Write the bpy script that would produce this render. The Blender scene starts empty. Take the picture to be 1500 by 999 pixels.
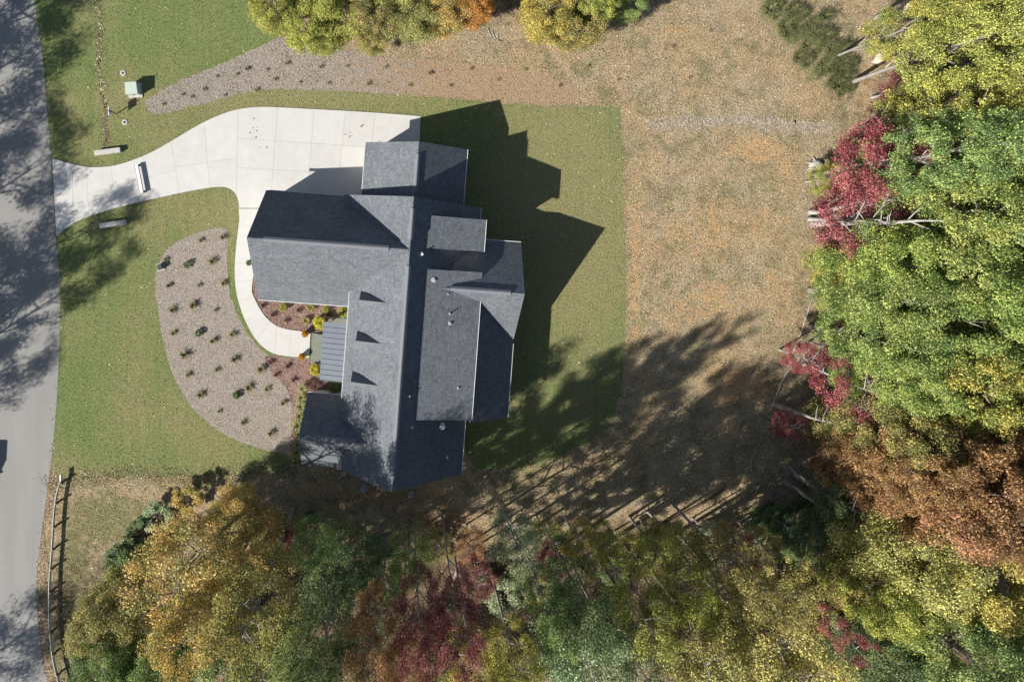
import bpy, bmesh, math, random
import numpy as np
from mathutils import Vector, Matrix
R = math.radians
random.seed(7)
scene = bpy.context.scene
col = scene.collection

# ------------------------------------------------------------------ camera, sky, sun, exposure
H = 61.3                     # height of the drone above the ground
FPX = 1000.0                 # focal length in photo pixels (1500 px wide)
S = H / FPX                  # metres per photo pixel on the ground
NU, NV = 600.0, 340.0        # photo pixel straight below the drone
cam = bpy.data.cameras.new("camera")
cam_o = bpy.data.objects.new("camera", cam); col.objects.link(cam_o)
cam_o.location = (0, 0, H); cam_o.rotation_euler = (0, 0, 0)
cam.sensor_fit = 'HORIZONTAL'; cam.sensor_width = 36.0; cam.lens = 24.0
cam.shift_x = (750 - NU) / 1500.0
cam.shift_y = -(499.5 - NV) / 1500.0
cam.clip_end = 3000.0
scene.camera = cam_o

SUN_EL, SUN_AZ = R(35.5), R(32.0)          # shadows fall towards +x, 32 degrees up in +y
sd = Vector((math.cos(SUN_EL) * math.cos(SUN_AZ), math.cos(SUN_EL) * math.sin(SUN_AZ), -math.sin(SUN_EL)))
world = bpy.data.worlds.new("World"); scene.world = world; world.use_nodes = True
wn = world.node_tree.nodes; wl = world.node_tree.links
sky = wn.new('ShaderNodeTexSky'); sky.sky_type = 'NISHITA'; sky.sun_disc = False
sky.sun_elevation = SUN_EL
sky.sun_rotation = math.atan2(-sd.x, -sd.y)
sky.altitude = 250
wn['Background'].inputs['Strength'].default_value = 0.062
wl.new(sky.outputs[0], wn['Background'].inputs['Color'])
sun = bpy.data.lights.new("sun", 'SUN'); sun.energy = 4.6; sun.angle = R(0.53); sun.color = (1.0, 0.955, 0.88)
sun_o = bpy.data.objects.new("sun", sun); col.objects.link(sun_o)
sun_o.rotation_euler = sd.to_track_quat('-Z', 'Y').to_euler()
sun_o.location = (-40, -40, 80)
scene.view_settings.view_transform = 'Standard'
scene.view_settings.look = 'None'
scene.view_settings.exposure = 0.85
scene.view_settings.gamma = 1.0
scene.render.engine = 'CYCLES'
scene.cycles.max_bounces = 6
scene.cycles.diffuse_bounces = 3
scene.cycles.transparent_max_bounces = 4

# ------------------------------------------------------------------ helpers
def P(u, v, z=0.0):
    """photo pixel -> point at height z"""
    k = (1 - z / H) * S
    return Vector(((u - NU) * k, -(v - NV) * k, z))

def tag(o, label=None, cat=None, group=None, kind=None):
    if label: o['label'] = label
    if cat: o['category'] = cat
    if group: o['group'] = group
    if kind: o['kind'] = kind
    return o

def empty(name, loc, label=None, cat=None, group=None, rz=0.0):
    o = bpy.data.objects.new(name, None); col.objects.link(o)
    o.location = loc; o.rotation_euler = (0, 0, rz); o.empty_display_size = 0.3
    return tag(o, label, cat, group)

class MB:
    def __init__(s): s.v = []; s.f = []
    def add(s, vs, fs):
        n = len(s.v); s.v += [tuple(x) for x in vs]; s.f += [tuple(i + n for i in q) for q in fs]; return s
    def box(s, x0, x1, y0, y1, z0, z1):
        return s.add([(x0,y0,z0),(x1,y0,z0),(x1,y1,z0),(x0,y1,z0),(x0,y0,z1),(x1,y0,z1),(x1,y1,z1),(x0,y1,z1)],
                     [(0,3,2,1),(4,5,6,7),(0,1,5,4),(1,2,6,5),(2,3,7,6),(3,0,4,7)])
    def prism(s, poly, z0, z1):
        n = len(poly)
        return s.add([(p[0],p[1],z0) for p in poly] + [(p[0],p[1],z1) for p in poly],
                     [tuple(range(n-1,-1,-1)), tuple(range(n,2*n))] + [(i,(i+1)%n,n+(i+1)%n,n+i) for i in range(n)])
    def tube(s, pts, rads, n=8, caps=True):
        pts = [Vector(p) for p in pts]; b = len(s.v)
        for i, p in enumerate(pts):
            d = (pts[min(i+1,len(pts)-1)] - pts[max(i-1,0)])
            if d.length < 1e-6: d = Vector((0,0,1))
            d.normalize()
            a = d.orthogonal().normalized() if abs(d.z) < .9 else Vector((1,0,0))
            a = (a - d * a.dot(d)).normalized(); c = d.cross(a)
            for k in range(n):
                t = 2*math.pi*k/n
                s.v.append(tuple(p + (a*math.cos(t) + c*math.sin(t)) * rads[i]))
        for i in range(len(pts)-1):
            for k in range(n):
                s.f.append((b+i*n+k, b+i*n+(k+1)%n, b+(i+1)*n+(k+1)%n, b+(i+1)*n+k))
        if caps:
            s.f.append(tuple(b+k for k in range(n-1,-1,-1)))
            s.f.append(tuple(b+(len(pts)-1)*n+k for k in range(n)))
        return s
    def lathe(s, prof, n=16, c=(0,0,0)):
        b = len(s.v)
        for r, z in prof:
            for k in range(n):
                t = 2*math.pi*k/n; s.v.append((c[0]+r*math.cos(t), c[1]+r*math.sin(t), c[2]+z))
        for i in range(len(prof)-1):
            for k in range(n):
                s.f.append((b+i*n+k, b+i*n+(k+1)%n, b+(i+1)*n+(k+1)%n, b+(i+1)*n+k))
        s.f.append(tuple(b+k for k in range(n-1,-1,-1))); s.f.append(tuple(b+(len(prof)-1)*n+k for k in range(n)))
        return s
    def mesh(s, name, smooth=False):
        m = bpy.data.meshes.new(name); m.from_pydata(s.v, [], s.f)
        if smooth: m.polygons.foreach_set('use_smooth', [True]*len(m.polygons))
        m.update(); return m
    def build(s, name, mat, parent=None, smooth=False):
        return obj(name, s.mesh(name, smooth), mat, parent)

def obj(name, me, mat, parent=None):
    if mat and not me.materials: me.materials.append(mat)
    o = bpy.data.objects.new(name, me); col.objects.link(o)
    if parent: o.parent = parent
    return o

def catmull(pts, n=6, closed=False):
    out = []; m = len(pts)
    rng = range(m) if closed else range(m-1)
    for i in rng:
        p = [pts[(i+k-1) % m] if closed else pts[min(max(i+k-1,0),m-1)] for k in range(4)]
        for j in range(n):
            t = j/n
            out.append(tuple(.5*((2*p[1][d]) + (-p[0][d]+p[2][d])*t + (2*p[0][d]-5*p[1][d]+4*p[2][d]-p[3][d])*t*t
                      + (-p[0][d]+3*p[1][d]-3*p[2][d]+p[3][d])*t**3) for d in range(2)))
    if not closed: out.append(tuple(pts[-1]))
    return out

def jag(poly, step, amp, seed=0):
    """subdivide a closed outline and make it uneven"""
    rr = random.Random(seed); out = []
    for i in range(len(poly)):
        a = poly[i]; b = poly[(i+1) % len(poly)]
        L = math.hypot(b[0]-a[0], b[1]-a[1]); n = max(1, int(L/step))
        for k in range(n):
            t = k/n
            out.append((a[0]+(b[0]-a[0])*t + rr.gauss(0,amp), a[1]+(b[1]-a[1])*t + rr.gauss(0,amp)))
    return out

def W(px):           # pixel outline -> ground points
    return [(P(*p).x, P(*p).y) for p in px]

from mathutils.geometry import tessellate_polygon
def sheet(name, outline, z, mat, kind='structure', parent=None, thick=0.0):
    n = len(outline)
    tris = tessellate_polygon([[Vector((x, y, 0)) for x, y in outline]])
    f = []
    for t in tris:
        a, b, c = [outline[i] for i in t]
        f.append(t if (b[0]-a[0])*(c[1]-a[1])-(b[1]-a[1])*(c[0]-a[0]) > 0 else t[::-1])
    v = [(x, y, z) for x, y in outline]
    area = sum(outline[i][0]*outline[(i+1)%n][1]-outline[(i+1)%n][0]*outline[i][1] for i in range(n))
    if thick:
        v += [(x, y, z-thick) for x, y in outline]
        for i in range(n):
            j = (i+1) % n
            f.append((i, n+i, n+j, j) if area > 0 else (j, n+j, n+i, i))
    me = bpy.data.meshes.new(name); me.from_pydata(v, [], f); me.update()
    o = obj(name, me, mat, parent)
    if kind: o['kind'] = kind
    return o

def inside(poly, x, y):
    c = False; n = len(poly); j = n-1
    for i in range(n):
        xi, yi = poly[i]; xj, yj = poly[j]
        if (yi > y) != (yj > y) and x < (xj-xi)*(y-yi)/(yj-yi)+xi: c = not c
        j = i
    return c

# ------------------------------------------------------------------ materials
class NT:
    def __init__(s, name):
        s.m = bpy.data.materials.new(name); s.m.use_nodes = True
        s.t = s.m.node_tree; s.n = s.t.nodes; s.b = s.n['Principled BSDF']
        s.b.inputs['Roughness'].default_value = .85
        s.co = s.n.new('ShaderNodeTexCoord')
    def lk(s, a, b): s.t.links.new(a, b)
    def noise(s, scale, detail=4, rough=.6, coord='Object', sx=None, dist=0):
        t = s.n.new('ShaderNodeTexNoise'); t.inputs['Scale'].default_value = scale
        t.inputs['Detail'].default_value = detail; t.inputs['Roughness'].default_value = rough
        t.inputs['Distortion'].default_value = dist
        if sx:
            mp = s.n.new('ShaderNodeMapping'); mp.inputs['Scale'].default_value = sx[:3]
            if len(sx) > 3: mp.inputs['Rotation'].default_value = (0, 0, sx[3])
            s.lk(s.co.outputs[coord], mp.inputs[0]); s.lk(mp.outputs[0], t.inputs['Vector'])
        else: s.lk(s.co.outputs[coord], t.inputs['Vector'])
        return t.outputs['Fac']
    def ramp(s, fac, stops, interp='LINEAR'):
        r = s.n.new('ShaderNodeValToRGB'); r.color_ramp.interpolation = interp
        e = r.color_ramp.elements
        while len(e) < len(stops): e.new(.5)
        for i, (p, c) in enumerate(stops):
            e[i].position = p; e[i].color = (*c, 1) if len(c) == 3 else c
        s.lk(fac, r.inputs[0]); return r.outputs[0]
    def mix(s, fac, a, b, mode='MIX'):
        m = s.n.new('ShaderNodeMix'); m.data_type = 'RGBA'; m.blend_type = mode; m.clamp_factor = True
        for i, x in ((0, fac), (6, a), (7, b)):
            if isinstance(x, (int, float)): m.inputs[i].default_value = x
            elif isinstance(x, tuple): m.inputs[i].default_value = (*x, 1)
            else: s.lk(x, m.inputs[i])
        return m.outputs[2]
    def math(s, op, a, b=0.0):
        m = s.n.new('ShaderNodeMath'); m.operation = op
        for i, x in ((0, a), (1, b)):
            if isinstance(x, (int, float)): m.inputs[i].default_value = x
            else: s.lk(x, m.inputs[i])
        return m.outputs[0]
    def attr(s, name, typ='GEOMETRY'):
        a = s.n.new('ShaderNodeAttribute'); a.attribute_type = typ; a.attribute_name = name; return a
    def bump(s, h, strength=.4, dist=.05):
        b = s.n.new('ShaderNodeBump'); b.inputs['Strength'].default_value = strength; b.inputs['Distance'].default_value = dist
        s.lk(h, b.inputs['Height']); s.lk(b.outputs[0], s.b.inputs['Normal'])
    def col(s, c):
        if isinstance(c, tuple): s.b.inputs['Base Color'].default_value = (*c, 1)
        else: s.lk(c, s.b.inputs['Base Color'])
        return s
    def done(s, rough=None, metal=None, spec=None):
        if rough is not None: s.b.inputs['Roughness'].default_value = rough
        if metal is not None: s.b.inputs['Metallic'].default_value = metal
        if spec is not None: s.b.inputs['Specular IOR Level'].default_value = spec
        return s.m
W3 = lambda k: (k, k, k)

def plain(name, c, rough=.7, metal=0, var=.15, scale=6):
    n = NT(name); f = n.noise(scale, 4)
    n.col(n.mix(1.0, c, n.ramp(f, [(.3, W3(1-var)), (.7, W3(1.0))]), 'MULTIPLY'))
    return n.done(rough, metal, .3)

def mat_ground():
    n = NT('leafy_ground')
    fine = n.noise(6.0, 4, .88); mid = n.noise(1.3, 6, .7); big = n.noise(.22, 4, .6); sp = n.noise(15, 2, .8)
    tan = n.ramp(fine, [(.28, (0.123,0.085,0.045)), (.43, (0.285,0.204,0.113)), (.55, (0.389,0.291,0.172)), (.72, (0.570,0.466,0.307))])
    grey = n.ramp(fine, [(.28, (0.128,0.097,0.058)), (.5, (0.328,0.267,0.172)), (.72, (0.551,0.475,0.335))])
    orange = n.ramp(fine, [(.28, (0.190,0.112,0.051)), (.46, (0.427,0.262,0.121)), (.74, (0.608,0.436,0.251))])
    green = n.ramp(fine, [(.28, (0.062,0.060,0.026)), (.5, (0.180,0.173,0.079)), (.75, (0.323,0.291,0.149))])
    rust = n.ramp(fine, [(.30, (0.076,0.041,0.023)), (.48, (0.242,0.145,0.079)), (.74, (0.427,0.291,0.177))])
    c = n.mix(n.ramp(big, [(.4, W3(0)), (.62, W3(1))]), tan, grey)
    c = n.mix(n.ramp(mid, [(.58, W3(0)), (.78, W3(.4))]), c, rust)
    c = n.mix(n.ramp(n.noise(.45, 5, .65, dist=.8), [(.50, W3(0)), (.64, W3(.8))]), c, green)
    c = n.mix(1.0, c, n.ramp(n.noise(.7, 5, .7, dist=.5), [(.34, W3(.78)), (.5, W3(1.0)), (.66, W3(1.16))]), 'MULTIPLY')
    def msk(a, k=.55):
        f = n.math('ADD', n.attr(a).outputs['Fac'], n.math('MULTIPLY', n.math('SUBTRACT', mid, .5), 1.7))
        f = n.math('ADD', f, n.math('MULTIPLY', n.math('SUBTRACT', fine, .5), .9))
        return n.ramp(f, [(.33, W3(0)), (.62, W3(1))])
    c = n.mix(n.math('MULTIPLY', msk('orange'), .9), c, orange)
    c = n.mix(msk('green'), c, green)
    c = n.mix(msk('grey'), c, grey)
    c = n.mix(n.math('MULTIPLY', msk('rust'), .8), c, rust)
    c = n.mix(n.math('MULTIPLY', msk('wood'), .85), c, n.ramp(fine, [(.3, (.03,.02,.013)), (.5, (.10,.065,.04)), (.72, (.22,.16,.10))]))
    c = n.mix(n.ramp(sp, [(.60, W3(0)), (.68, W3(.6))]), c, (.50,.42,.33))
    c = n.mix(1.0, c, n.ramp(n.noise(7.5, 2, .9), [(.34, W3(.55)), (.5, W3(1.0)), (.66, W3(1.4))]), 'MULTIPLY')
    n.col(c); n.bump(n.math('ADD', fine, n.math('MULTIPLY', mid, .8)), .9, .12)
    return n.done(.95, 0, .1)

def mat_lawn():
    n = NT('lawn_grass')
    fine = n.noise(5.5, 4, .85); mid = n.noise(1.1, 5, .6); big = n.noise(.16, 3, .5, dist=.4); sp = n.noise(14, 2, .8)
    stripe = n.noise(1.0, 4, .6, sx=(2.6, .10, 1, R(6)), dist=.3)
    g1 = n.ramp(fine, [(.25, (0.084,0.113,0.037)), (.5, (0.132,0.172,0.058)), (.78, (0.202,0.246,0.095))])
    g2 = n.ramp(fine, [(.25, (0.145,0.132,0.058)), (.5, (0.216,0.198,0.092)), (.78, (0.308,0.282,0.145))])
    f = n.math('ADD', n.math('MULTIPLY', big, .8), n.math('ADD', n.math('MULTIPLY', mid, .45), n.math('MULTIPLY', stripe, .85)))
    f = n.math('SUBTRACT', f, .17)
    f = n.math('MULTIPLY', n.math('ADD', f, n.math('MULTIPLY', n.attr('dry').outputs['Fac'], .65)), .6)
    c = n.mix(n.ramp(f, [(.47, W3(0)), (.78, W3(1))]), g1, g2)
    c = n.mix(n.ramp(n.noise(2.6, 4, .7), [(.60, W3(0)), (.74, W3(.55))]), c, (0.238,0.198,0.101))
    c = n.mix(n.ramp(sp, [(.63, W3(0)), (.70, W3(.75))]), c, (0.405,0.352,0.211))
    c = n.mix(1.0, c, n.ramp(n.noise(7.5, 2, .9), [(.34, W3(.68)), (.5, W3(1.0)), (.66, W3(1.28))]), 'MULTIPLY')
    n.col(c); n.bump(n.math('ADD', fine, n.math('MULTIPLY', n.noise(20, 2), .7)), .8, .07)
    return n.done(.95, 0, .1)

def mat_chips(name, stops, scale=13, fade=False):
    n = NT(name)
    v = n.n.new('ShaderNodeTexVoronoi'); v.inputs['Scale'].default_value = scale; n.lk(n.co.outputs['Object'], v.inputs['Vector'])
    sep = n.n.new('ShaderNodeSeparateColor'); n.lk(v.outputs['Color'], sep.inputs[0])
    mid = n.noise(1.2, 4)
    f = n.math('ADD', n.math('MULTIPLY', sep.outputs[0], .75), n.math('MULTIPLY', mid, .25))
    c = n.ramp(f, stops)
    c = n.mix(n.ramp(n.noise(.5, 3), [(.4, W3(0)), (.7, W3(.35))]), c, stops[len(stops)//2][1])
    if fade:
        fine = n.noise(11, 3, .8)
        tan = n.ramp(fine, [(.28, (.105,.07,.042)), (.43, (.25,.17,.105)), (.55, (.35,.25,.16)), (.72, (.53,.41,.29))])
        f = n.math('ADD', n.attr('fade').outputs['Fac'], n.math('MULTIPLY', n.math('SUBTRACT', n.noise(1.3, 6, .7), .5), 1.6))
        c = n.mix(n.ramp(f, [(.25, W3(0)), (.75, W3(1))]), c, tan)
    n.col(c); n.bump(n.math('SUBTRACT', 1.0, v.outputs['Distance']), .8, .05)
    return n.done(.95, 0, .1)

def mat_concrete():
    n = NT('pale_concrete')
    f = n.noise(.9, 6, .6); g = n.noise(30, 2)
    st = n.noise(.35, 4, .7, dist=.6)
    c = n.ramp(f, [(.3, (0.456,0.443,0.417)), (.6, (0.490,0.478,0.454)), (.75, (0.516,0.506,0.482))])
    c = n.mix(n.ramp(st, [(.58, W3(0)), (.75, W3(.5))]), c, (0.430,0.413,0.378))
    c = n.mix(n.ramp(n.noise(3.5, 3), [(.72, W3(0)), (.78, W3(.35))]), c, (0.310,0.288,0.258))
    oi = n.n.new('ShaderNodeObjectInfo')
    c = n.mix(1.0, c, n.ramp(oi.outputs['Random'], [(0, W3(.985)), (1, W3(1.03))]), 'MULTIPLY')
    n.col(c); n.bump(g, .15, .01); return n.done(.85, 0, .3)

def mat_road():
    n = NT('worn_asphalt')
    f = n.noise(.5, 6, .6, sx=(1, .12, 1)); g = n.noise(22, 3, .7)
    c = n.ramp(f, [(.3, (.215,.209,.197)), (.7, (.262,.255,.241))])
    c = n.mix(n.ramp(g, [(.3, W3(.45)), (.5, W3(0))]), c, (.17,.166,.157))
    c = n.mix(n.ramp(n.noise(1.3, 5, .7, dist=1.5), [(.66, W3(0)), (.70, W3(.35))]), c, (.32,.31,.29))
    n.col(c); n.bump(g, .3, .01); return n.done(.9, 0, .3)

def mat_shingle():
    n = NT('grey_asphalt_shingle')
    br = n.n.new('ShaderNodeTexBrick')
    br.inputs['Scale'].default_value = 1.0; br.inputs['Brick Width'].default_value = .33; br.inputs['Row Height'].default_value = .19
    br.inputs['Mortar Size'].default_value = .004; br.inputs['Bias'].default_value = 0
    br.inputs['Color1'].default_value = (.102,.112,.126,1); br.inputs['Color2'].default_value = (.135,.147,.163,1)
    br.inputs['Mortar'].default_value = (.075,.08,.088,1)
    n.lk(n.attr('UVMap').outputs['Vector'], br.inputs['Vector'])
    g = n.noise(7, 3, .85); b = n.noise(.5, 4)
    c = n.mix(1.0, br.outputs['Color'], n.ramp(g, [(.32, W3(.62)), (.5, W3(1.0)), (.68, W3(1.45))]), 'MULTIPLY')
    c = n.mix(1.0, c, n.ramp(b, [(.3, W3(.9)), (.7, W3(1.08))]), 'MULTIPLY')
    n.col(c); n.bump(g, .35, .012); return n.done(.9, 0, .25)

def mat_leaf():
    n = NT('autumn_leaves')
    oi = n.n.new('ShaderNodeObjectInfo'); t2 = n.attr('tint', 'OBJECT').outputs['Color']
    rnd = n.attr('rnd').outputs['Fac']; clump = n.attr('clump').outputs['Fac']
    big = n.noise(.5, 3)
    f = n.math('ADD', n.math('MULTIPLY', clump, .5), n.math('ADD', n.math('MULTIPLY', rnd, .4), n.math('MULTIPLY', n.math('SUBTRACT', big, .5), .9)))
    c = n.mix(n.ramp(f, [(.30, W3(0)), (.62, W3(1))]), oi.outputs['Color'], t2)
    c = n.mix(1.0, c, n.ramp(rnd, [(0, W3(.38)), (.4, W3(.82)), (.75, W3(1.2)), (1, W3(1.85))]), 'MULTIPLY')
    n.col(c); n.b.inputs['Roughness'].default_value = .55; n.b.inputs['Specular IOR Level'].default_value = .25
    tr = n.n.new('ShaderNodeBsdfTranslucent'); n.lk(c, tr.inputs['Color'])
    mx = n.n.new('ShaderNodeMixShader'); mx.inputs[0].default_value = .35
    n.lk(n.b.outputs[0], mx.inputs[1]); n.lk(tr.outputs[0], mx.inputs[2])
    n.lk(mx.outputs[0], n.n['Material Output'].inputs['Surface'])
    return n.m

def mat_bark(name, a, b):
    n = NT(name); f = n.noise(3, 5, .7, sx=(3, 3, .6)); n.col(n.ramp(f, [(.3, a), (.65, b)])); n.bump(f, .5, .03)
    return n.done(.9, 0, .15)

M = dict(
    ground=mat_ground(), lawn=mat_lawn(), concrete=mat_concrete(), road=mat_road(), shingle=mat_shingle(), leaf=mat_leaf(),
    pine=mat_chips('grey_mulch', [(.1,(.105,.082,.064)),(.35,(.215,.18,.15)),(.6,(.29,.25,.212)),(.9,(.41,.365,.32))], 17),
    mulch=mat_chips('red_brown_mulch', [(.1,(0.065,0.036,0.029)),(.4,(0.172,0.105,0.086)),(.65,(0.245,0.159,0.133)),(.9,(0.361,0.267,0.232))], 13),
    bark=mat_bark('grey_bark', (.13,.11,.095), (.36,.33,.30)),
    pale_bark=mat_bark('pale_bark', (.20,.185,.17), (.46,.44,.41)),
    dark_bark=mat_bark('dark_bark', (.07,.055,.045), (.2,.17,.14)),
    cut_wood=mat_bark('weathered_wood', (.32,.26,.19), (.58,.50,.40)),
    white=plain('white_metal_trim', (.78,.78,.76), .5),
    wall=plain('off_white_siding', (.62,.60,.56), .7),
    glass=plain('dark_window_glass', (.03,.035,.04), .08, 0, .05),
    metal_roof=plain('blue_grey_standing_seam', (.125,.142,.17), .5, .15, .12, 1.5),
    vent=plain('ridge_vent_shingle', (.175,.182,.20), .85, 0, .25, 12),
    porch=plain('grey_green_porch_stone', (.20,.215,.175), .8, 0, .3, 9),
    galv=plain('galvanised_steel', (.55,.56,.55), .45, .35, .2),
    dark=plain('dark_metal', (.05,.05,.055), .5),
    green_box=plain('pale_green_steel', (.40,.46,.40), .5, 0, .1),
    pad=plain('grey_concrete', (.47,.46,.42), .85, 0, .25, 5),
    pipe=plain('grey_pipe', (.42,.43,.44), .5),
    pot=plain('dark_pot', (.06,.05,.045), .6),
    rock=plain('grey_rock', (.30,.31,.31), .85, 0, .4, 5),
    car=plain('dark_car_paint', (.03,.035,.045), .25, .2, .05),
    tyre=plain('black_tyre', (.02,.02,.02), .8),
    lamp=plain('car_lamp_glass', (.6,.6,.62), .1),
    garage=plain('white_garage_door', (.7,.7,.68), .5),
    door=plain('dark_wood_door', (.10,.05,.025), .5, 0, .3),
    wood=plain('brown_timber', (.17,.11,.07), .8, 0, .3),
)

# ------------------------------------------------------------------ ground, lawn, road, beds
def blobs(X, Y, lst):
    m = np.zeros_like(X)
    for u, v, ru, rv, w in lst:
        p = P(u, v); m = np.maximum(m, w*np.exp(-(((X-p.x)/(ru*S))**2 + ((Y-p.y)/(rv*S))**2)))
    return m
def axis(lo, hi, d): 
    a = list(np.arange(lo, hi+d/2, d))
    return np.array([-900, -400, -200, -110, lo-15] + a + [hi+15, 140, 250, 500, 900], float)
xs = axis(-45, 70, .6); ys = axis(-60, 30, .6)
GX, GY = np.meshgrid(xs, ys)
nx, ny = len(xs), len(ys)
idx = np.arange(nx*ny).reshape(ny, nx)
faces = np.stack([idx[:-1,:-1], idx[:-1,1:], idx[1:,1:], idx[1:,:-1]], -1).reshape(-1, 4)
me = bpy.data.meshes.new('ground')
me.from_pydata(np.stack([GX.ravel(), GY.ravel(), np.zeros(nx*ny)], 1).tolist(), [], faces.tolist())
def gattr(nm, lst):
    a = me.attributes.new(nm, 'FLOAT', 'POINT'); a.data.foreach_set('value', blobs(GX, GY, lst).ravel().astype(np.float32))
gattr('orange', [(1110,220,60,30,.62),(1030,340,90,75,.5),(1120,330,60,60,.42),(965,180,40,16,.6),(930,400,16,160,.55),(985,45,60,10,.6),(1010,20,40,10,.5),
                 (1080,560,90,50,.55),(1040,450,90,60,.5),(1150,250,45,30,.45),(1270,130,22,60,.55),(1235,80,30,16,.5),(930,300,20,70,.5),(1130,430,60,70,.4),(1000,760,55,18,.4),(460,720,60,14,.55)])
gattr('green', [(150,760,90,60,.75),(110,850,40,120,.8),(180,830,60,60,.7),(1180,40,60,60,.45),(1215,90,40,45,.42),(760,690,110,40,.55),(860,620,80,60,.5),
                (85,960,30,80,.7),(880,560,40,60,.5),(1010,60,70,40,.28),(1010,470,50,40,.25)])
gattr('grey', [(980,182,36,11,.9),(1060,178,50,11,.9),(1130,184,45,11,.9),(1190,188,36,14,.7),(1180,300,24,120,.6),(1200,430,25,60,.5),(700,60,60,40,.6),(340,725,70,22,.6),(1290,140,40,40,.5)])
gattr('rust', [(560,730,110,22,.7),(640,760,120,30,.6),(880,90,120,40,.35),(640,90,140,30,.35)])
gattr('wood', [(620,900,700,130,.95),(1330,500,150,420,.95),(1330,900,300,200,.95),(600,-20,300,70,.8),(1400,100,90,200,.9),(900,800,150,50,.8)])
me.update()
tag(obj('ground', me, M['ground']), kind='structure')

road_edge = [(38,-90),(50,0),(62,80),(70,170),(75,232),(82,345),(88,430),(86,540),(79,640),(72,700),(61,780),(54,850),(55,900),(62,960),(72,1010),(95,1100),(140,1220)]
re_s = catmull(road_edge, 6)
lawn_px = [(30,-90),(366,-90),(372,0),(392,38),(412,54),(300,140),(400,128),(500,130),(600,137),(700,147),(800,154),(908,158),(912,230),(915,320),(917,420),(916,500),
           (911,560),(900,610),(860,650),(790,680),(700,690),(640,600),(520,560),(450,640),(432,688),(390,694),(300,699),(200,697),(120,700),(60,704),(40,600),(40,300)]
lawn = jag(W(lawn_px), .16, .075, 3)
LAWN_POLY = lawn
# lawn as a fine sheet so that it can carry its dry patches
def grid_sheet(name, outline, z, mat, attrs):
    o = sheet(name, outline, z, mat)
    m = o.data
    co = np.empty(len(m.vertices)*3); m.vertices.foreach_get('co', co); co = co.reshape(-1,3)
    for nm, lst in attrs.items():
        a = m.attributes.new(nm, 'FLOAT', 'POINT'); a.data.foreach_set('value', blobs(co[:,0], co[:,1], lst).astype(np.float32))
    return o
lo = sheet('lawn', lawn, .010, M['lawn'])
bm = bmesh.new(); bm.from_mesh(lo.data)
for k in np.arange(-36, 22, 1.5): bmesh.ops.bisect_plane(bm, geom=bm.verts[:]+bm.edges[:]+bm.faces[:], plane_co=(k,0,0), plane_no=(1,0,0))
for k in np.arange(-26, 28, 1.5): bmesh.ops.bisect_plane(bm, geom=bm.verts[:]+bm.edges[:]+bm.faces[:], plane_co=(0,k,0), plane_no=(0,1,0))
bm.to_mesh(lo.data); bm.free()
co = np.empty(len(lo.data.vertices)*3); lo.data.vertices.foreach_get('co', co); co = co.reshape(-1,3)
a = lo.data.attributes.new('dry', 'FLOAT', 'POINT')
a.data.foreach_set('value', blobs(co[:,0], co[:,1], [(830,300,150,230,.75),(280,310,110,50,.6),(400,145,340,24,.8),(215,170,70,60,.5),(150,200,60,50,.3),(200,560,26,160,.4),(300,640,60,50,.4),(130,690,120,20,.4)]).astype(np.float32))

sheet('road', W([(-420,-90)]) + W(re_s) + W([(-420,1220)]), .022, M['road'])
verge = re_s[re_s.index(min(re_s, key=lambda p: abs(p[1]-690))):]
v_out = [(u+10+6*math.sin(i*.7), v) for i, (u, v) in enumerate(verge)]
sheet('road_verge', jag(W(verge) + W(v_out[::-1]), .3, .04, 5), .016, mat_chips('rusty_verge_litter', [(.1,(.07,.05,.03)),(.45,(.19,.135,.085)),(.7,(.27,.21,.13)),(.95,(.42,.35,.26))], 10))

mulch_px = [(212,150),(214,160),(225,167),(245,166),(300,152),(350,138),(400,131),(500,133),(600,140),(700,149),(800,156),(850,150),(845,128),(800,112),(720,96),(640,88),(560,84),(500,72),(440,60),(420,52),(400,58),(340,88),(280,112),(240,130)]
ms = sheet('mulch_strip', jag(W(mulch_px), .25, .07, 9), .016, None)
bm = bmesh.new(); bm.from_mesh(ms.data)
for k in np.arange(-26, 20, 1.0): bmesh.ops.bisect_plane(bm, geom=bm.verts[:]+bm.edges[:]+bm.faces[:], plane_co=(k,0,0), plane_no=(1,0,0))
bm.to_mesh(ms.data); bm.free()
co = np.empty(len(ms.data.vertices)*3); ms.data.vertices.foreach_get('co', co); co = co.reshape(-1,3)
a = ms.data.attributes.new('fade', 'FLOAT', 'POINT'); a.data.foreach_set('value', np.clip((co[:,0]/S+NU-400)/330, 0, 1).astype(np.float32))
ms.data.materials.append(mat_chips('mulch_fading_to_soil', [(.1,(.105,.082,.064)),(.35,(.215,.18,.15)),(.6,(.29,.25,.212)),(.9,(.41,.365,.32))], 17, True))
bed_px = catmull([(333,336),(320,334),(295,339),(268,349),(245,366),(230,392),(228,425),(233,465),(240,505),(252,545),(270,580),(292,607),(325,633),(360,650),(400,661),(436,664),(437,640),(447,580),(462,545),(452,526),(420,524),(394,520),(375,504),(358,480),(343,450),(335,420),(333,380),(334,345)], 4, True)
sheet('gravel_bed', jag(W(bed_px), .3, .03, 10), .018, M['pine'])
red_px = catmull([(452,526),(470,530),(478,560),(500,560),(502,580),(450,582),(440,600),(436,690),(424,690),(425,640),(428,600),(420,570),(398,545),(388,521),(420,524)], 4, True)
sheet('mulch_bed', jag(W(red_px), .3, .05, 11), .024, M['mulch'])
fb_px = [(366,400),(370,428),(376,442),(383,456),(393,469),(406,479),(422,483),(440,485),(478,488),(520,470),(520,430),(420,400)]
sheet('mulch_bed', W(fb_px), .024, M['mulch'])

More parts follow.
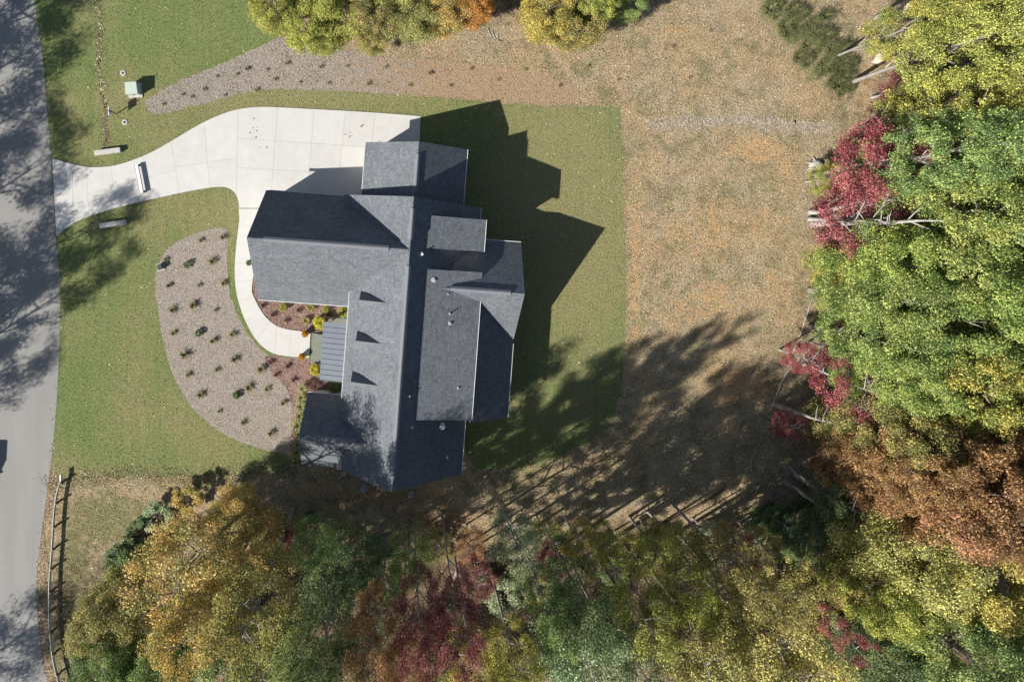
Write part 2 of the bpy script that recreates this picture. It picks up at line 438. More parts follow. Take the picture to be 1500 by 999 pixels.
track = [(945,172),(985,172),(1040,170),(1090,166),(1130,172),(1170,178),(1215,182),(1212,196),(1170,195),(1120,190),(1080,182),(1040,184),(990,190),(948,191)]
sheet('gravel_track', jag(W(track), .2, .22, 15), .008, mat_chips('grey_track_gravel', [(.1,(.12,.095,.066)),(.35,(.23,.19,.14)),(.6,(.30,.25,.19)),(.9,(.43,.37,.29))], 9))
# ------------------------------------------------------------------ driveway and walk, slab by slab
def clip(poly, n, d):       # keep n.p <= d
    out = []
    for i in range(len(poly)):
        a, b = poly[i], poly[(i+1) % len(poly)]
        fa, fb = n[0]*a[0]+n[1]*a[1]-d, n[0]*b[0]+n[1]*b[1]-d
        if fa <= 0: out.append(a)
        if (fa < 0 < fb) or (fb < 0 < fa):
            t = fa/(fa-fb); out.append((a[0]+(b[0]-a[0])*t, a[1]+(b[1]-a[1])*t))
    return out
def cut(polys, a, b, only=None, gap=.007):
    """split outlines along the line a-b, leaving a joint"""
    dx, dy = b[0]-a[0], b[1]-a[1]; L = math.hypot(dx, dy); n = (-dy/L, dx/L); d = n[0]*a[0]+n[1]*a[1]
    res = []
    for p in polys:
        c = (sum(q[0] for q in p)/len(p), sum(q[1] for q in p)/len(p))
        if only and not only(c): res.append(p); continue
        A = clip(p, n, d-gap); B = clip(p, (-n[0],-n[1]), -d-gap)
        for q in (A, B):
            if len(q) > 2 and abs(sum(q[i][0]*q[(i+1)%len(q)][1]-q[(i+1)%len(q)][0]*q[i][1] for i in range(len(q)))) > .1: res.append(q)
    return res
def slabs(name, polys, top, mat):
    root = sheet(name, W(name_base[name]), .050, M['pad'])
    for p in polys:
        sheet('slab', p, top, mat, None, root, top-.051)
    return root
top_e = catmull([(77,232),(90,236),(107,241),(130,245),(150,245),(172,242),(200,233),(225,222),(250,208),(280,190),(300,179),(325,168),(348,161),(375,157.5),(402,157.5),(460,160.5),(540,165),(600,169.5),(616,171)], 4)
bot_e = catmull([(350,305),(350,297),(345,284),(335,276),(320,274),(290,278),(250,286),(210,295),(170,305),(140,314),(112,325),(93,338),(83,346)], 4)
drive_px = top_e + [(615,205),(614,262),(612,300),(385,300),(380,305)] + bot_e
walk_px = [(350,306)] + catmull([(351,322),(348,345),(345,375),(344,400),(346,425),(352,450),(362,475),(375,497),(388,510),(402,518),(420,521.5),(437,523),(453,524)], 4) + \
          catmull([(455,487),(440,485),(420,482),(405,477),(392,467),(382,454),(374,439),(369,425),(372,400),(374,370),(376,345),(380,306)], 4)
name_base = {'driveway': drive_px, 'walkway': walk_px}
dp = [W(drive_px)]
px = lambda u, v: (P(u,v).x, P(u,v).y)
u_of = lambda c: c[0]/S+NU
for a, b in [((106,235),(108,330)),((127,240),(131,325)),((162,240),(171,305)),((208,225),(221,296)),((251,210),(264,288)),((299,180),(308,280)),((349,160),(346,310)),
             ((407,158),(397,290)),((460,160),(451,290)),((506,163),(494,290)),((550,165),(544,215))]:
    dp = cut(dp, px(*a), px(*b))
dp = cut(dp, px(347,203), px(620,221), lambda c: u_of(c) > 348)
dp = cut(dp, px(347,246), px(620,262), lambda c: u_of(c) > 348 and (NV-c[1]/S) > 210)
dp = cut(dp, px(250,247), px(348,231), lambda c: 252 < u_of(c) < 348)
dp = cut(dp, px(128,285), px(255,250), lambda c: 130 < u_of(c) < 255)
slabs('driveway', dp, .075, M['concrete'])
wp = [W(walk_px)]
for a, b in [((340,330),(400,333)),((340,358),(400,359)),((335,386),(400,385)),((335,414),(390,408)),((340,443),(395,428)),((350,474),(400,446)),((372,505),(400,465)),((402,530),(406,470)),((424,530),(426,470))]:
    wp = cut(wp, px(*a), px(*b))
slabs('walkway', wp, .07, M['concrete'])

# ------------------------------------------------------------------ the house (own axes: a = along the front wing, b = along the main ridge)
HR = R(-4.2)
house = empty('house', (0, 0, 0), 'large house with many steep dark grey shingle gables and white gutters', 'house', rz=HR)
ES = .19                      # shingle course
def slope(e0, e1, r1, r0, name='roof_slope', parent=house, thick=.16, mat=None, lift=.013):
    """roof plane: eave e0-e1, upper edge r1-r0 (any convex outline), laid in stepped shingle courses"""
    pts = [Vector(p) for p in (e0, e1, r1, r0)]
    ux = (pts[1]-pts[0]).normalized(); nrm = ux.cross(pts[3]-pts[0]).normalized()
    if nrm.z < 0: nrm = -nrm
    uy = nrm.cross(ux).normalized()
    if uy.dot(pts[3]-pts[0]) < 0: uy = -uy
    o = pts[0]
    loc = [((p-o).dot(ux), (p-o).dot(uy)) for p in pts]
    hmax = max(y for x, y in loc); n = int(hmax/ES)+1
    V = []; F = []; UV = []
    off = random.random()*.3
    for k in range(n):
        y0, y1 = k*ES, (k+1)*ES
        q = clip(clip(loc, (0,-1), -y0), (0,1), y1)
        if len(q) < 3: continue
        b = len(V)
        for x, y in q:
            V.append(o + ux*x + uy*y + nrm*(lift*(1-(y-y0)/ES)+.002)); UV.append((x+off*k, y))
        F.append(list(range(b, b+len(q))))
        lowx = sorted(x for x, y in q if abs(y-y0) < 1e-4)
        if len(lowx) >= 2:      # butt edge of the course
            b = len(V)
            for x, h in ((lowx[0],0),(lowx[-1],0),(lowx[-1],lift+.002),(lowx[0],lift+.002)):
                V.append(o + ux*x + uy*y0 + nrm*h); UV.append((x+off*k, y0))
            F.append([b, b+1, b+2, b+3])
    b = len(V)
    V += pts + [p - nrm*thick for p in pts]; UV += loc + loc
    F += [[b+7,b+6,b+5,b+4]] + [[b+i, b+4+i, b+4+(i+1)%4, b+(i+1)%4] for i in range(4)]
    m = bpy.data.meshes.new(name); m.from_pydata([tuple(v) for v in V], [], F)
    uv = m.uv_layers.new(name='UVMap')
    li = np.empty(len(m.loops), np.int32); m.loops.foreach_get('vertex_index', li)
    uv.data.foreach_set('uv', np.array(UV, np.float32)[li].ravel())
    m.update()
    return obj(name, m, mat or M['shingle'], parent)
def gutter(p0, p1, out, par, z_off=-.06):
    p0, p1, out = Vector(p0), Vector(p1), Vector(out).normalized()
    d = (p1-p0).normalized(); up = Vector((0,0,1)); prof = [(0,0),(.06,.0),(.06,.012),(.05,.012),(.045,-.07),(.012,-.09),(0,-.09)]
    b = MB(); V = []
    for p in (p0, p1):
        V += [p + out*(x+.004) + up*(y+z_off+.05) for x, y in prof]
    n = len(prof)
    b.add(V, [(i,(i+1)%n,n+(i+1)%n,n+i) for i in range(n)] + [tuple(range(n)), tuple(range(2*n-1,n-1,-1))])
    return b.build('gutter', M['white'], par)
def ridge_vent(p0, p1, par, h=.10, w=.20):
    p0, p1 = Vector(p0), Vector(p1); d = (p1-p0).normalized(); sdv = d.cross(Vector((0,0,1)))
    prof = [(-w,-.20),(-w,-.03),(-.04,h),(.04,h),(w,-.03),(w,-.20)]
    V = []
    for p in (p0, p1): V += [p + sdv*x + Vector((0,0,y)) for x, y in prof]
    n = len(prof); b = MB()
    b.add(V, [(i,(i+1)%n,n+(i+1)%n,n+i) for i in range(n)] + [tuple(range(n)), tuple(range(2*n-1,n-1,-1))])
    return b.build('ridge_vent', M['vent'], par)
def gable_walls(axis, c, hw0, hw1, l0, l1, eave0, eave1, ridge):
    """pentagon-section wall block under a gable roof; axis 'a' or 'b' is the ridge direction"""
    prof = [(c-hw0, 0), (c+hw1, 0), (c+hw1, eave1), (c, ridge), (c-hw0, eave0)]
    V = []
    for l in (l0, l1):
        for t, z in prof: V.append((l, t, z) if axis == 'a' else (t, l, z))
    b = MB(); b.add(V, [(0,1,2,3,4),(9,8,7,6,5)] + [(i,(i+1)%5,5+(i+1)%5,5+i) for i in range(5)])
    return b.build('wall', M['wall'], house)

RZ = 8.64; TM = .885          # main ridge height, main pitch
mz = lambda a: RZ - TM*abs(a-.12)
AW, AE = -4.62, 5.86; BN, BS = 2.75, -20.1
# main block
mw = slope((AW, BS, mz(AW)), (AW, BN-.3, mz(AW)), (.12, BN, RZ), (.12, BS, RZ))
# the north strip of the west slope comes lower, down to the garage eave
mw2 = slope((-5.75, -1.3, mz(-5.75)), (-5.75, BN, mz(-5.75)), (-.2, BN, mz(-.2)), (-.2, -1.3, mz(-.2)), thick=.15)
mw2.location = (0, 0, .006)
me_ = slope((AE, BS, mz(AE)), (AE, BN-.3, mz(AE)), (.12, BN, RZ), (.12, BS, RZ))
ridge_vent((.12, BS+1.0, RZ), (.12, -2.6, RZ), mw); ridge_vent((.12, -.6, RZ), (.12, BN-.9, RZ), mw)
gutter((AW, -14.2, mz(AW)), (AW, -5.3, mz(AW)), (-1,0,0), mw)
gutter((AE, BS, mz(AE)), (AE, -15.0, mz(AE)), (1,0,0), me_); gutter((AE, 1.5, mz(AE)), (AE, BN-.3, mz(AE)), (1,0,0), me_)
gable_walls('b', .12, 4.4, 5.4, BS+.35, BN-.35, mz(-4.28)-.25, mz(5.52)-.25, RZ-.25)
# front (garage) wing
NWb = -1.36; NN, NS = 2.66, -6.7; TN = 1.43; TS = 1.06
zN, zS = RZ-TN*(NN-NWb), RZ-TS*(NWb-NS)
nwA = -12.5
n1 = slope((nwA, NN, zN), (-5.6, NN, zN), (.0, NWb, RZ), (nwA, NWb, RZ))
n2 = slope((nwA, NS, zS), (-4.62, NS, zS), (.0, NWb, RZ), (nwA, NWb, RZ))
ridge_vent((nwA+1.3, NWb, RZ), (-1.5, NWb, RZ), n2)
gutter((nwA, NN, zN), (-5.75, NN, zN), (0,1,0), n1); gutter((nwA, NS, zS), (-4.7, NS, zS), (0,-1,0), n2)
gable_walls('a', NWb, 5.0, 3.7, nwA+.35, -2.0, RZ-TS*5.0-.25, RZ-TN*3.7-.25, RZ-.3)
# south-west wing
SWb = -17.1; zr = mz(-2.35); sA = -7.72; T2 = 1.45; T3 = 1.0
N2, S2 = -14.4, -20.5
s1 = slope((sA, N2, zr-T2*(N2-SWb)), (-4.3, N2, zr-T2*(N2-SWb)), (-2.3, SWb, zr), (sA, SWb, zr))
s2 = slope((sA, S2, zr-T3*(SWb-S2)), (-4.75, S2, zr-T3*(SWb-S2)), (-2.3, SWb, zr), (sA, SWb, zr))
ridge_vent((sA+.5, SWb, zr), (-3.1, SWb, zr), s2, .06, .17)
gutter((sA, N2, zr-T2*(N2-SWb)), (-4.65, N2, zr-T2*(N2-SWb)), (0,1,0), s1)
gable_walls('a', SWb, 3.05, 2.4, sA+.35, -1.5, zr-T3*3.05-.25, zr-T2*2.4-.25, zr-.3)
# north wing
zn = 6.2; en = 3.35; nb = 7.33
w1 = slope((-4.28, 2.2, en), (-4.28, nb, en), (.22, nb, zn), (.22, 2.2, zn))
w2 = slope((4.38, 2.2, en), (4.38, nb, en), (.22, nb, zn), (.22, 2.2, zn))
ridge_vent((.22, 3.3, zn), (.22, nb-1.0, zn), w1)
gutter((4.38, 2.75, en), (4.38, nb, en), (1,0,0), w2); gutter((-4.28, 2.8, en), (-4.28, nb, en), (-1,0,0), w1)
gable_walls('b', .22, 4.1, 3.8, 2.0, nb-.35, en-.12, en-.1, zn-.3)
# rear shed dormers
def shed(b0, b1, gb, a0=1.45, a1=6.08, tz=.27):
    z0 = mz(a0)+.03; z1 = z0 - tz*(a1-a0)
    o = slope((a1, b0, z1), (a1, b1, z1), (a0, b1, z0), (a0, b0, z0), thick=.14)
    gutter((a1, b0, z1), (a1, gb, z1), (1,0,0), o)
    V = [(a0+.1,b0+.2,z0-.2),(a1-.3,b0+.2,z1-.12),(a1-.3,b0+.2,1),(a0+.1,b0+.2,1),(a0+.1,b1-.2,z0-.2),(a1-.3,b1-.2,z1-.12),(a1-.3,b1-.2,1),(a0+.1,b1-.2,1)]
    MB().add(V, [(0,1,2,3),(7,6,5,4),(0,4,5,1),(1,5,6,2),(3,2,6,7),(0,3,7,4)]).build('dormer_wall', M['wall'], o)
    return o, z1
d1o, z1 = shed(-1.16, 1.42, 1.42)
d2o, z2 = shed(-14.75, -2.82, -5.15)
# east gable wing
EB = -4.22; EZ = 7.1; TE = .9; EA = 9.48
eN, eS = -.2, -8.85
e1 = slope((EA, eN, EZ-TE*(eN-EB)), (5.2, eN, EZ-TE*(eN-EB)), (2.6, EB, EZ), (EA, EB, EZ))
e2 = slope((6.3, eS, EZ-TE*(EB-eS)), (EA, eS, EZ-TE*(EB-eS)), (EA, EB, EZ), (2.6, EB, EZ))
ridge_vent((3.6, EB, EZ), (EA-1.1, EB, EZ), e2)
gutter((6.2, eN, EZ-TE*(eN-EB)), (EA, eN, EZ-TE*(eN-EB)), (0,1,0), e1)
gable_walls('a', EB, 4.2, 3.7, 4.5, EA-.35, EZ-TE*4.2-.25, EZ-TE*3.7-.25, EZ-.3)
# rear lower slope south of the east gable
PT = z2-.24; PZ = 3.3
p1 = slope((EA-.03, -15.05, PZ), (EA-.03, -6.2, PZ), (6.02, -5.2, PT), (6.02, -15.05, PT))
gutter((EA-.03, -15.05, PZ), (EA-.03, eS+.05, PZ), (1,0,0), p1)
MB().add([(5.5,-14.75,0),(9.1,-14.75,0),(9.1,-14.75,PZ),(5.5,-14.75,PT+.1),(5.5,-5,0),(9.1,-5,0),(9.1,-5,PZ),(5.5,-5,PT+.1)],
         [(0,1,2,3),(7,6,5,4),(0,4,5,1),(1,5,6,2),(2,6,7,3),(0,3,7,4)]).build('wall', M['wall'], house)
# three little gablets on the west slope
def hloc(u, v, z):
    p = P(u, v, z); c, s = math.cos(HR), math.sin(HR)
    return p.x*c + p.y*s, -p.x*s + p.y*c
for (u0, v0), (u1, v1) in (((525.3,440),(567,444.5)), ((520,500.5),(559,504)), ((512.5,561),(555,566.5))):
    zt = 6.3
    for it in range(4):
        a1, b1_ = hloc(u1, v1, zt); zt = mz(a1)
    a0, b0_ = hloc(u0, v0, zt); bb = (b0_+b1_)/2
    hw = .62; ze = mz(a0)+.03
    MB().add([(a0,bb+hw,ze),(a0,bb-hw,ze),(a0,bb,ze+1.3),(a1+.06,bb,zt+.02),(a0,bb,ze-.3)], [(0,2,3),(1,3,2),(0,4,2),(4,1,2),(0,3,4),(1,4,3)]).build('dormer_roof', M['vent'], house)
    MB().add([(a0-.02,bb-.3,ze+.08),(a0-.02,bb+.3,ze+.08),(a0-.02,bb,ze+.6)], [(0,2,1)]).build('dormer_vent', M['dark'], house)
# porch: standing seam roof laid panel by panel, posts, stone landing
pa0, pb0 = hloc(474, 471.5, 3.9); pa1, _ = hloc(508, 475, 4.15); _, pb1 = hloc(472, 557, 3.9)
pr = MB().add([(pa0+.02,pb1+.02,3.75),(pa1,pb1+.02,4.12),(pa1,pb0-.02,4.12),(pa0+.02,pb0-.02,3.75),(pa0+.02,pb1+.02,3.85),(pa1,pb1+.02,4.22),(pa1,pb0-.02,4.22),(pa0+.02,pb0-.02,3.85)],
   [(0,3,2,1),(4,5,6,7),(0,1,5,4),(1,2,6,5),(2,3,7,6),(3,0,4,7)]).build('porch_roof', M['metal_roof'], house)
NP_ = 11; wd = (pb0-pb1)/NP_
for k in range(NP_):
    y0 = pb1+k*wd; y1 = y0+wd; s_ = .03
    prof = [(y0+.003,0),(y0+.003,.055),(y0+s_,.055),(y0+s_,.012),(y1-.004,.012),(y1-.004,0)]
    V = [(pa0, y, 3.858+z) for y, z in prof] + [(pa1+.05, y, 4.236+z) for y, z in prof]
    MB().add(V, [(i,(i+1)%6,6+(i+1)%6,6+i) for i in range(6)] + [tuple(range(6)), tuple(range(11,5,-1))]).build('panel', M['metal_roof'], pr)
for k in range(4):
    y = pb1+.25+k*(pb0-pb1-.5)/3
    MB().box(pa0+.15, pa0+.37, y-.11, y+.11, .45, 3.75).build('porch_post', M['wall'], house)
MB().box(pa0-.02, pa1+.6, pb1+.05, pb0-.05, .0, .45).build('porch_floor', M['porch'], house)
for k, (w_, h_) in enumerate(((1.35,.15),(.95,.30),(.5,.42))):
    a_, b_ = hloc(453, 488, .2)
    c_, d_ = hloc(453, 531, .2)
    MB().box(pa0-w_, pa0-.03, d_+.02*k, b_-.02*k, .03, h_).build('porch_step', M['porch'], house)
# doors and windows under the eaves
for k, x0 in enumerate((-11.6, -8.6)):
    g = MB().box(x0, x0+2.6, NWb+3.70, NWb+3.74, .05, 2.3).build('garage_door', M['garage'], house)
    for j in range(4): MB().box(x0+.06, x0+2.54, NWb+3.745, NWb+3.765, .1+j*.55, .6+j*.55).build('panel', M['garage'], g)
MB().box(-4.33, -4.285, -10.3, -9.2, .45, 2.6).build('front_door', M['door'], house)
def window(x0, x1, y0, y1, z0=1.0, z1=2.4):
    f = MB().box(x0, x1, y0, y1, z0, z1).build('window', M['white'], house)
    dx, dy = x1-x0, y1-y0
    e = .012
    if dx < dy: MB().box(x0-e, x1+e, y0+.08, y1-.08, z0+.08, z1-.08).build('pane', M['glass'], f)
    else: MB().box(x0+.08, x1-.08, y0-e, y1+e, z0+.08, z1-.08).build('pane', M['glass'], f)
for y in (-3.5, -.4): window(nwA+.30, nwA+.36, y-.6, y+.6)
for y in (-18.4, -16.4): window(sA+.30, sA+.36, y-.6, y+.6)
for x in (-3, 0, 3): window(x-.6, x+.6, BS+.30, BS+.36)
for y in (-7.2, -2.6): window(EA-.36, EA-.30, y-.7, y+.7)
for x in (-2, 2): window(x-.6, x+.6, nb-.36, nb-.30)
# pipes and caps on the roofs
dz2 = lambda a: mz(1.45)+.03-.27*(a-1.45)
def pipe(u, v, zf, r=.06, h=.45, mat='pipe', nm='vent_pipe'):
    z = 6.5
    for it in range(4): a, b = hloc(u, v, z); z = zf(a)
    o = MB().lathe([(r*1.9,-.12),(r*1.9,.06),(r,.07),(r,h),(r*.75,h),(r*.75,h-.05)], 12).build(nm, M[mat], house)
    o.location = (a, b, z); return o
pipe(635, 410, dz2, .10, .14); pipe(656.5, 430.5, dz2, .04, .2); pipe(659, 459.5, dz2, .05, .4); pipe(659, 473.5, dz2, .07, .16); pipe(671, 568, dz2, .05, .15)
pipe(618, 372, mz, .07, .35, 'white'); pipe(600, 580, mz, .045, .25, 'white'); pipe(604, 625.5, mz, .045, .2); pipe(655, 669.5, mz, .05, .3, 'white')
pipe(646.5, 624, mz, .16, .4, 'white', 'roof_turbine')

# ------------------------------------------------------------------ trees
LEAF = M['leaf']
def leaf_mesh(name, C, clump, rad, per, size, seed, up=.55):
    """leaves scattered in clumps C (n,3): each leaf is a small folded blade of two triangles"""
    g = np.random.default_rng(seed)
    n = len(C); N = n*per
    ci = np.repeat(np.arange(n), per)
    d = g.normal(size=(N,3)); d /= np.linalg.norm(d, axis=1)[:,None]
    rr = g.random(N)**.45
    off = d*rr[:,None]*rad[ci][:,None]*np.array([1,1,.62])
    pos = C[ci]+off
    nrm = d*.35 + g.normal(size=(N,3))*.75; nrm[:,2] = np.abs(nrm[:,2])*.7 + up*.8
    nrm /= np.linalg.norm(nrm, axis=1)[:,None]
    t = np.cross(nrm, g.normal(size=(N,3))); t /= np.linalg.norm(t, axis=1)[:,None]
    b = np.cross(nrm, t)
    s = size*(.6+.8*g.random(N))[:,None]
    V = np.stack([pos-t*s*.6, pos+b*s*.42+nrm*s*.14, pos+t*s*.7, pos-b*s*.42+nrm*s*.14], 1).reshape(-1,3)
    i4 = np.arange(N)*4
    F = np.stack([np.stack([i4,i4+2,i4+1],1), np.stack([i4,i4+3,i4+2],1)],1).reshape(-1)
    m = bpy.data.meshes.new(name)
    m.vertices.add(len(V)); m.vertices.foreach_set('co', V.ravel().astype(np.float32))
    m.loops.add(len(F)); m.loops.foreach_set('vertex_index', F.astype(np.int32))
    m.polygons.add(2*N); m.polygons.foreach_set('loop_start', np.arange(2*N, dtype=np.int32)*3)
    m.update(calc_edges=True)
    r = g.random(N).astype(np.float32); cl = g.random(n).astype(np.float32)[ci]
    a = m.attributes.new('rnd','FLOAT','FACE'); a.data.foreach_set('value', np.repeat(r,2))
    a = m.attributes.new('clump','FLOAT','FACE'); a.data.foreach_set('value', np.repeat(cl,2))
    m.materials.append(LEAF)
    return m

def proto_tree(seed, Ht=20.0, Rc=5.0, base=.40, nclump=170, per=230, size=.17, flat=1.0, gap=.28, crad=.95):
    """trunk mesh + crown mesh, standing at the origin; crown centre about .7 of the height"""
    rr = random.Random(seed)
    b = MB(); tips = []
    lean = Vector((rr.uniform(-.6,.6), rr.uniform(-.6,.6), 0))
    axis_pt = lambda t: Vector((lean.x*t*t*1.2+.18*math.sin(5*t+seed), lean.y*t*t*1.2+.18*math.cos(4*t+seed), Ht*t))
    tt = [0,.02,.08,.2,.35,.5,.65,.78,.9]
    b.tube([axis_pt(t) for t in tt], [.42,.33,.28,.25,.22,.18,.13,.08,.03], 9)
    zc = Ht*(base+1)/2*1.0; hz = Ht*(1-base)/2
    lump = [(rr.uniform(0,6.28), rr.uniform(.72,1.12)) for _ in range(9)]
    def rad_at(th, z):
        e = (z-zc)/hz; e = max(-1,min(1,e))
        prof = math.sqrt(max(0.02, 1-abs(e)**2.2))
        k = 1.0
        for c, w in lump:
            dd = abs((th-c+math.pi)%(2*math.pi)-math.pi)
            if dd < .5: k *= 1+(w-1)*(1-dd/.5)
        return Rc*prof*k
    C = []; 
    nl = 17
    for i in range(nl):
        t0 = base*.85+(.93-base*.85)*(i/nl)**.9
        th = i*2.4+rr.uniform(-.4,.4); p0 = axis_pt(t0)
        z1 = min(Ht*.98, p0.z + rr.uniform(.12,.3)*Ht*(1-t0)+rr.uniform(.3,1.2))
        rad = rad_at(th, z1)*rr.uniform(.75,.95)
        p2 = axis_pt(min(.95,z1/Ht)); p2 = Vector((p2.x*.6+rad*math.cos(th), p2.y*.6+rad*math.sin(th), z1))
        pm = p0.lerp(p2,.5)+Vector((rr.uniform(-.3,.3),rr.uniform(-.3,.3),-.05*rad))
        r0 = .13*(1-t0)+.045
        b.tube([p0,p0.lerp(pm,.5),pm,pm.lerp(p2,.5),p2],[r0,r0*.85,r0*.62,r0*.42,r0*.15],6)
        C.append((*p2, 1.0)); C.append((*pm.lerp(p2,.6),.9))
        for j in range(4):
            q0 = p0.lerp(p2, rr.uniform(.35,.85)); th2 = th+rr.choice((-1,1))*rr.uniform(.4,1.2)
            L = rr.uniform(.25,.5)*Rc*.8
            q2 = q0+Vector((L*math.cos(th2),L*math.sin(th2),rr.uniform(.1,.7)*L))
            b.tube([q0,q0.lerp(q2,.5)+Vector((0,0,.1)),q2],[r0*.5,r0*.33,r0*.1],5)
            C.append((*q2,.85))
    while len(C) < nclump:
        th = rr.uniform(0,6.283); z = zc+hz*(rr.random()**.7*1.75-.78)
        rd = rad_at(th,z)*math.sqrt(rr.uniform(gap,1.0)); 
        C.append((rd*math.cos(th)+lean.x*.6, rd*math.sin(th)+lean.y*.6, min(z,Ht*.99), rr.uniform(.6,1.15)))
    C = np.array(C[:nclump]); C[:,2] = np.minimum(C[:,2], Ht*.99)
    cm = leaf_mesh('crown', C[:,:3], None, C[:,3]*crad, per, size, seed)
    return b.mesh('trunk', True), cm

PROTO = [proto_tree(11, nclump=150, per=380, gap=.2, crad=1.3, size=.125), proto_tree(12, base=.33, nclump=150, per=370, gap=.3, crad=1.2, size=.125),
         proto_tree(13, base=.45, nclump=115, per=440, gap=.15, crad=1.45, size=.125), proto_tree(14, base=.36, nclump=170, per=320, gap=.35, crad=1.1, size=.125),
         proto_tree(15, base=.4, nclump=105, per=380, gap=.1, crad=1.25, size=.13), proto_tree(16, base=.3, nclump=190, per=300, gap=.3, crad=1.05, size=.125)]
EDGE = [proto_tree(41, base=.10, nclump=190, per=300, gap=.25, crad=1.25, size=.13), proto_tree(42, base=.14, nclump=170, per=330, gap=.3, crad=1.35, size=.13), proto_tree(43, base=.08, nclump=210, per=270, gap=.3, crad=1.1, size=.13)]
LIGHT = [proto_tree(51, base=.20, nclump=128, per=150, gap=.12, crad=1.4, size=.145), proto_tree(52, base=.16, nclump=138, per=140, gap=.15, crad=1.3, size=.145), proto_tree(53, base=.22, nclump=146, per=135, gap=.2, crad=1.35, size=.145),
         proto_tree(54, base=.12, nclump=125, per=155, gap=.2, crad=1.45, size=.145)]
TALL = [proto_tree(61, base=.46, nclump=100, per=190, gap=.1, crad=1.3, size=.145), proto_tree(62, base=.42, nclump=110, per=175, gap=.15, crad=1.2, size=.145), proto_tree(63, base=.5, nclump=92, per=200, gap=.12, crad=1.35, size=.145)]
SPARSE = [proto_tree(21, base=.30, nclump=78, per=190, gap=.15, crad=1.35, size=.15), proto_tree(22, base=.26, nclump=90, per=165, gap=.25, crad=1.25, size=.15)]
SHRUB = [proto_tree(31, Ht=20, Rc=7.5, base=.05, nclump=150, per=110, size=.42, gap=.1, crad=1.7), proto_tree(32, Ht=20, Rc=7.5, base=.08, nclump=80, per=120, size=.45, gap=.1, crad=1.7)]

COLS = {  # first tint, second tint
 'green':('green', (0.163,0.244,0.084), (0.367,0.435,0.149)), 'bright':('bright green', (0.204,0.294,0.084), (0.444,0.480,0.138)),
 'lime':('yellow-green', (0.263,0.299,0.079), (0.504,0.493,0.126)), 'yellow':('yellow', (.36,.34,.09), (.60,.52,.14)),
 'gold':('golden orange', (.39,.36,.125), (.68,.475,.165)), 'olive':('olive', (0.224,0.230,0.083), (0.448,0.395,0.136)),
 'rust':('rusty orange', (0.327,0.189,0.087), (0.478,0.294,0.138)), 'red':('crimson red', (.31,.075,.085), (.47,.18,.17)),
 'maroon':('maroon', (0.224,0.071,0.078), (0.401,0.177,0.153)), 'dark':('dark green', (0.101,0.156,0.068), (0.231,0.292,0.115)),
 'pale':('pale grey-green', (0.233,0.293,0.162), (0.441,0.493,0.286)), 'tanyel':('straw yellow', (0.319,0.313,0.112), (0.590,0.507,0.177)), 'orange':('bright orange', (.48,.26,.065), (.62,.36,.10)),
 'lemon':('lemon yellow', (.50,.47,.05), (.70,.62,.08)),
}
tree_i = 0
def add_tree(root_loc, h, Rm, cname, label, group, protos=PROTO, cat='tree', name='broadleaf_tree', bark='bark', ht=20.0, rc=5.0, pi=None, tilt=(0,0)):
    global tree_i
    tree_i += 1
    rr = random.Random(tree_i*17+3)
    tm, cm = protos[(tree_i*5+tree_i//3) % len(protos) if pi is None else pi]
    root = empty(name, root_loc, label, cat, group, rr.uniform(0, 6.28))
    root.rotation_euler[0] = tilt[0]; root.rotation_euler[1] = tilt[1]
    root.scale = (Rm/rc, Rm/rc, h/ht)
    t = bpy.data.objects.new('trunk', tm); col.objects.link(t); t.parent = root
    if not tm.materials: tm.materials.append(M['bark'])
    t.material_slots[0].link = 'OBJECT'; t.material_slots[0].material = M[bark]
    c = bpy.data.objects.new('crown', cm); col.objects.link(c); c.parent = root
    _, c1, c2 = COLS[cname]
    j = lambda x: tuple(max(0, v*rr.uniform(.93,1.07)) for v in x)
    c.color = (*j(c1), 1); c['tint'] = [*j(c2)]
    return root

def crown_at(u, v, r, cname, h, region, protos=PROTO, **kw):
    """a tree whose crown is seen at photo pixel (u, v) with pixel radius r"""
    zc = kw.pop('zc', .70)*h
    p = P(u, v, zc); Rm = r*S*(1-zc/H)
    word = COLS[cname][0]
    label, group = region
    root = add_tree((p.x, p.y, 0), h, Rm, cname, label.format(word), '%s %s' % (word, group), protos, **kw)
    CROWNS.append((root, u, v, r, word, label, group))
    return root
CROWNS = []

EAST = ('{} broadleaf tree in the wood past the clearing', 'trees in the wood beyond the clearing')
SOUTH = ('{} broadleaf tree in the shady wood', 'trees in the shady wood behind the house')
CORNER = ('{} broadleaf tree in the corner wood', 'trees in the corner wood')
RAIL = ('{} broadleaf tree in the wood beside the guardrail', 'trees beside the guardrail')
NORTH = ('{} tree in the row along the mulch', 'trees along the mulch strip')
def hE(u, cap=20):   # height that keeps the foot of the tree behind the edge of the clearing
    q = 1-585/(u-600); return max(6.5, min(cap-((u*13) % 9)*.75, q*H/.70))
def hS(v, cap=21):
    q = 1-(372+(v*37) % 55)/max(v-340, 432); return max(7.0, min(cap, q*H/.70))

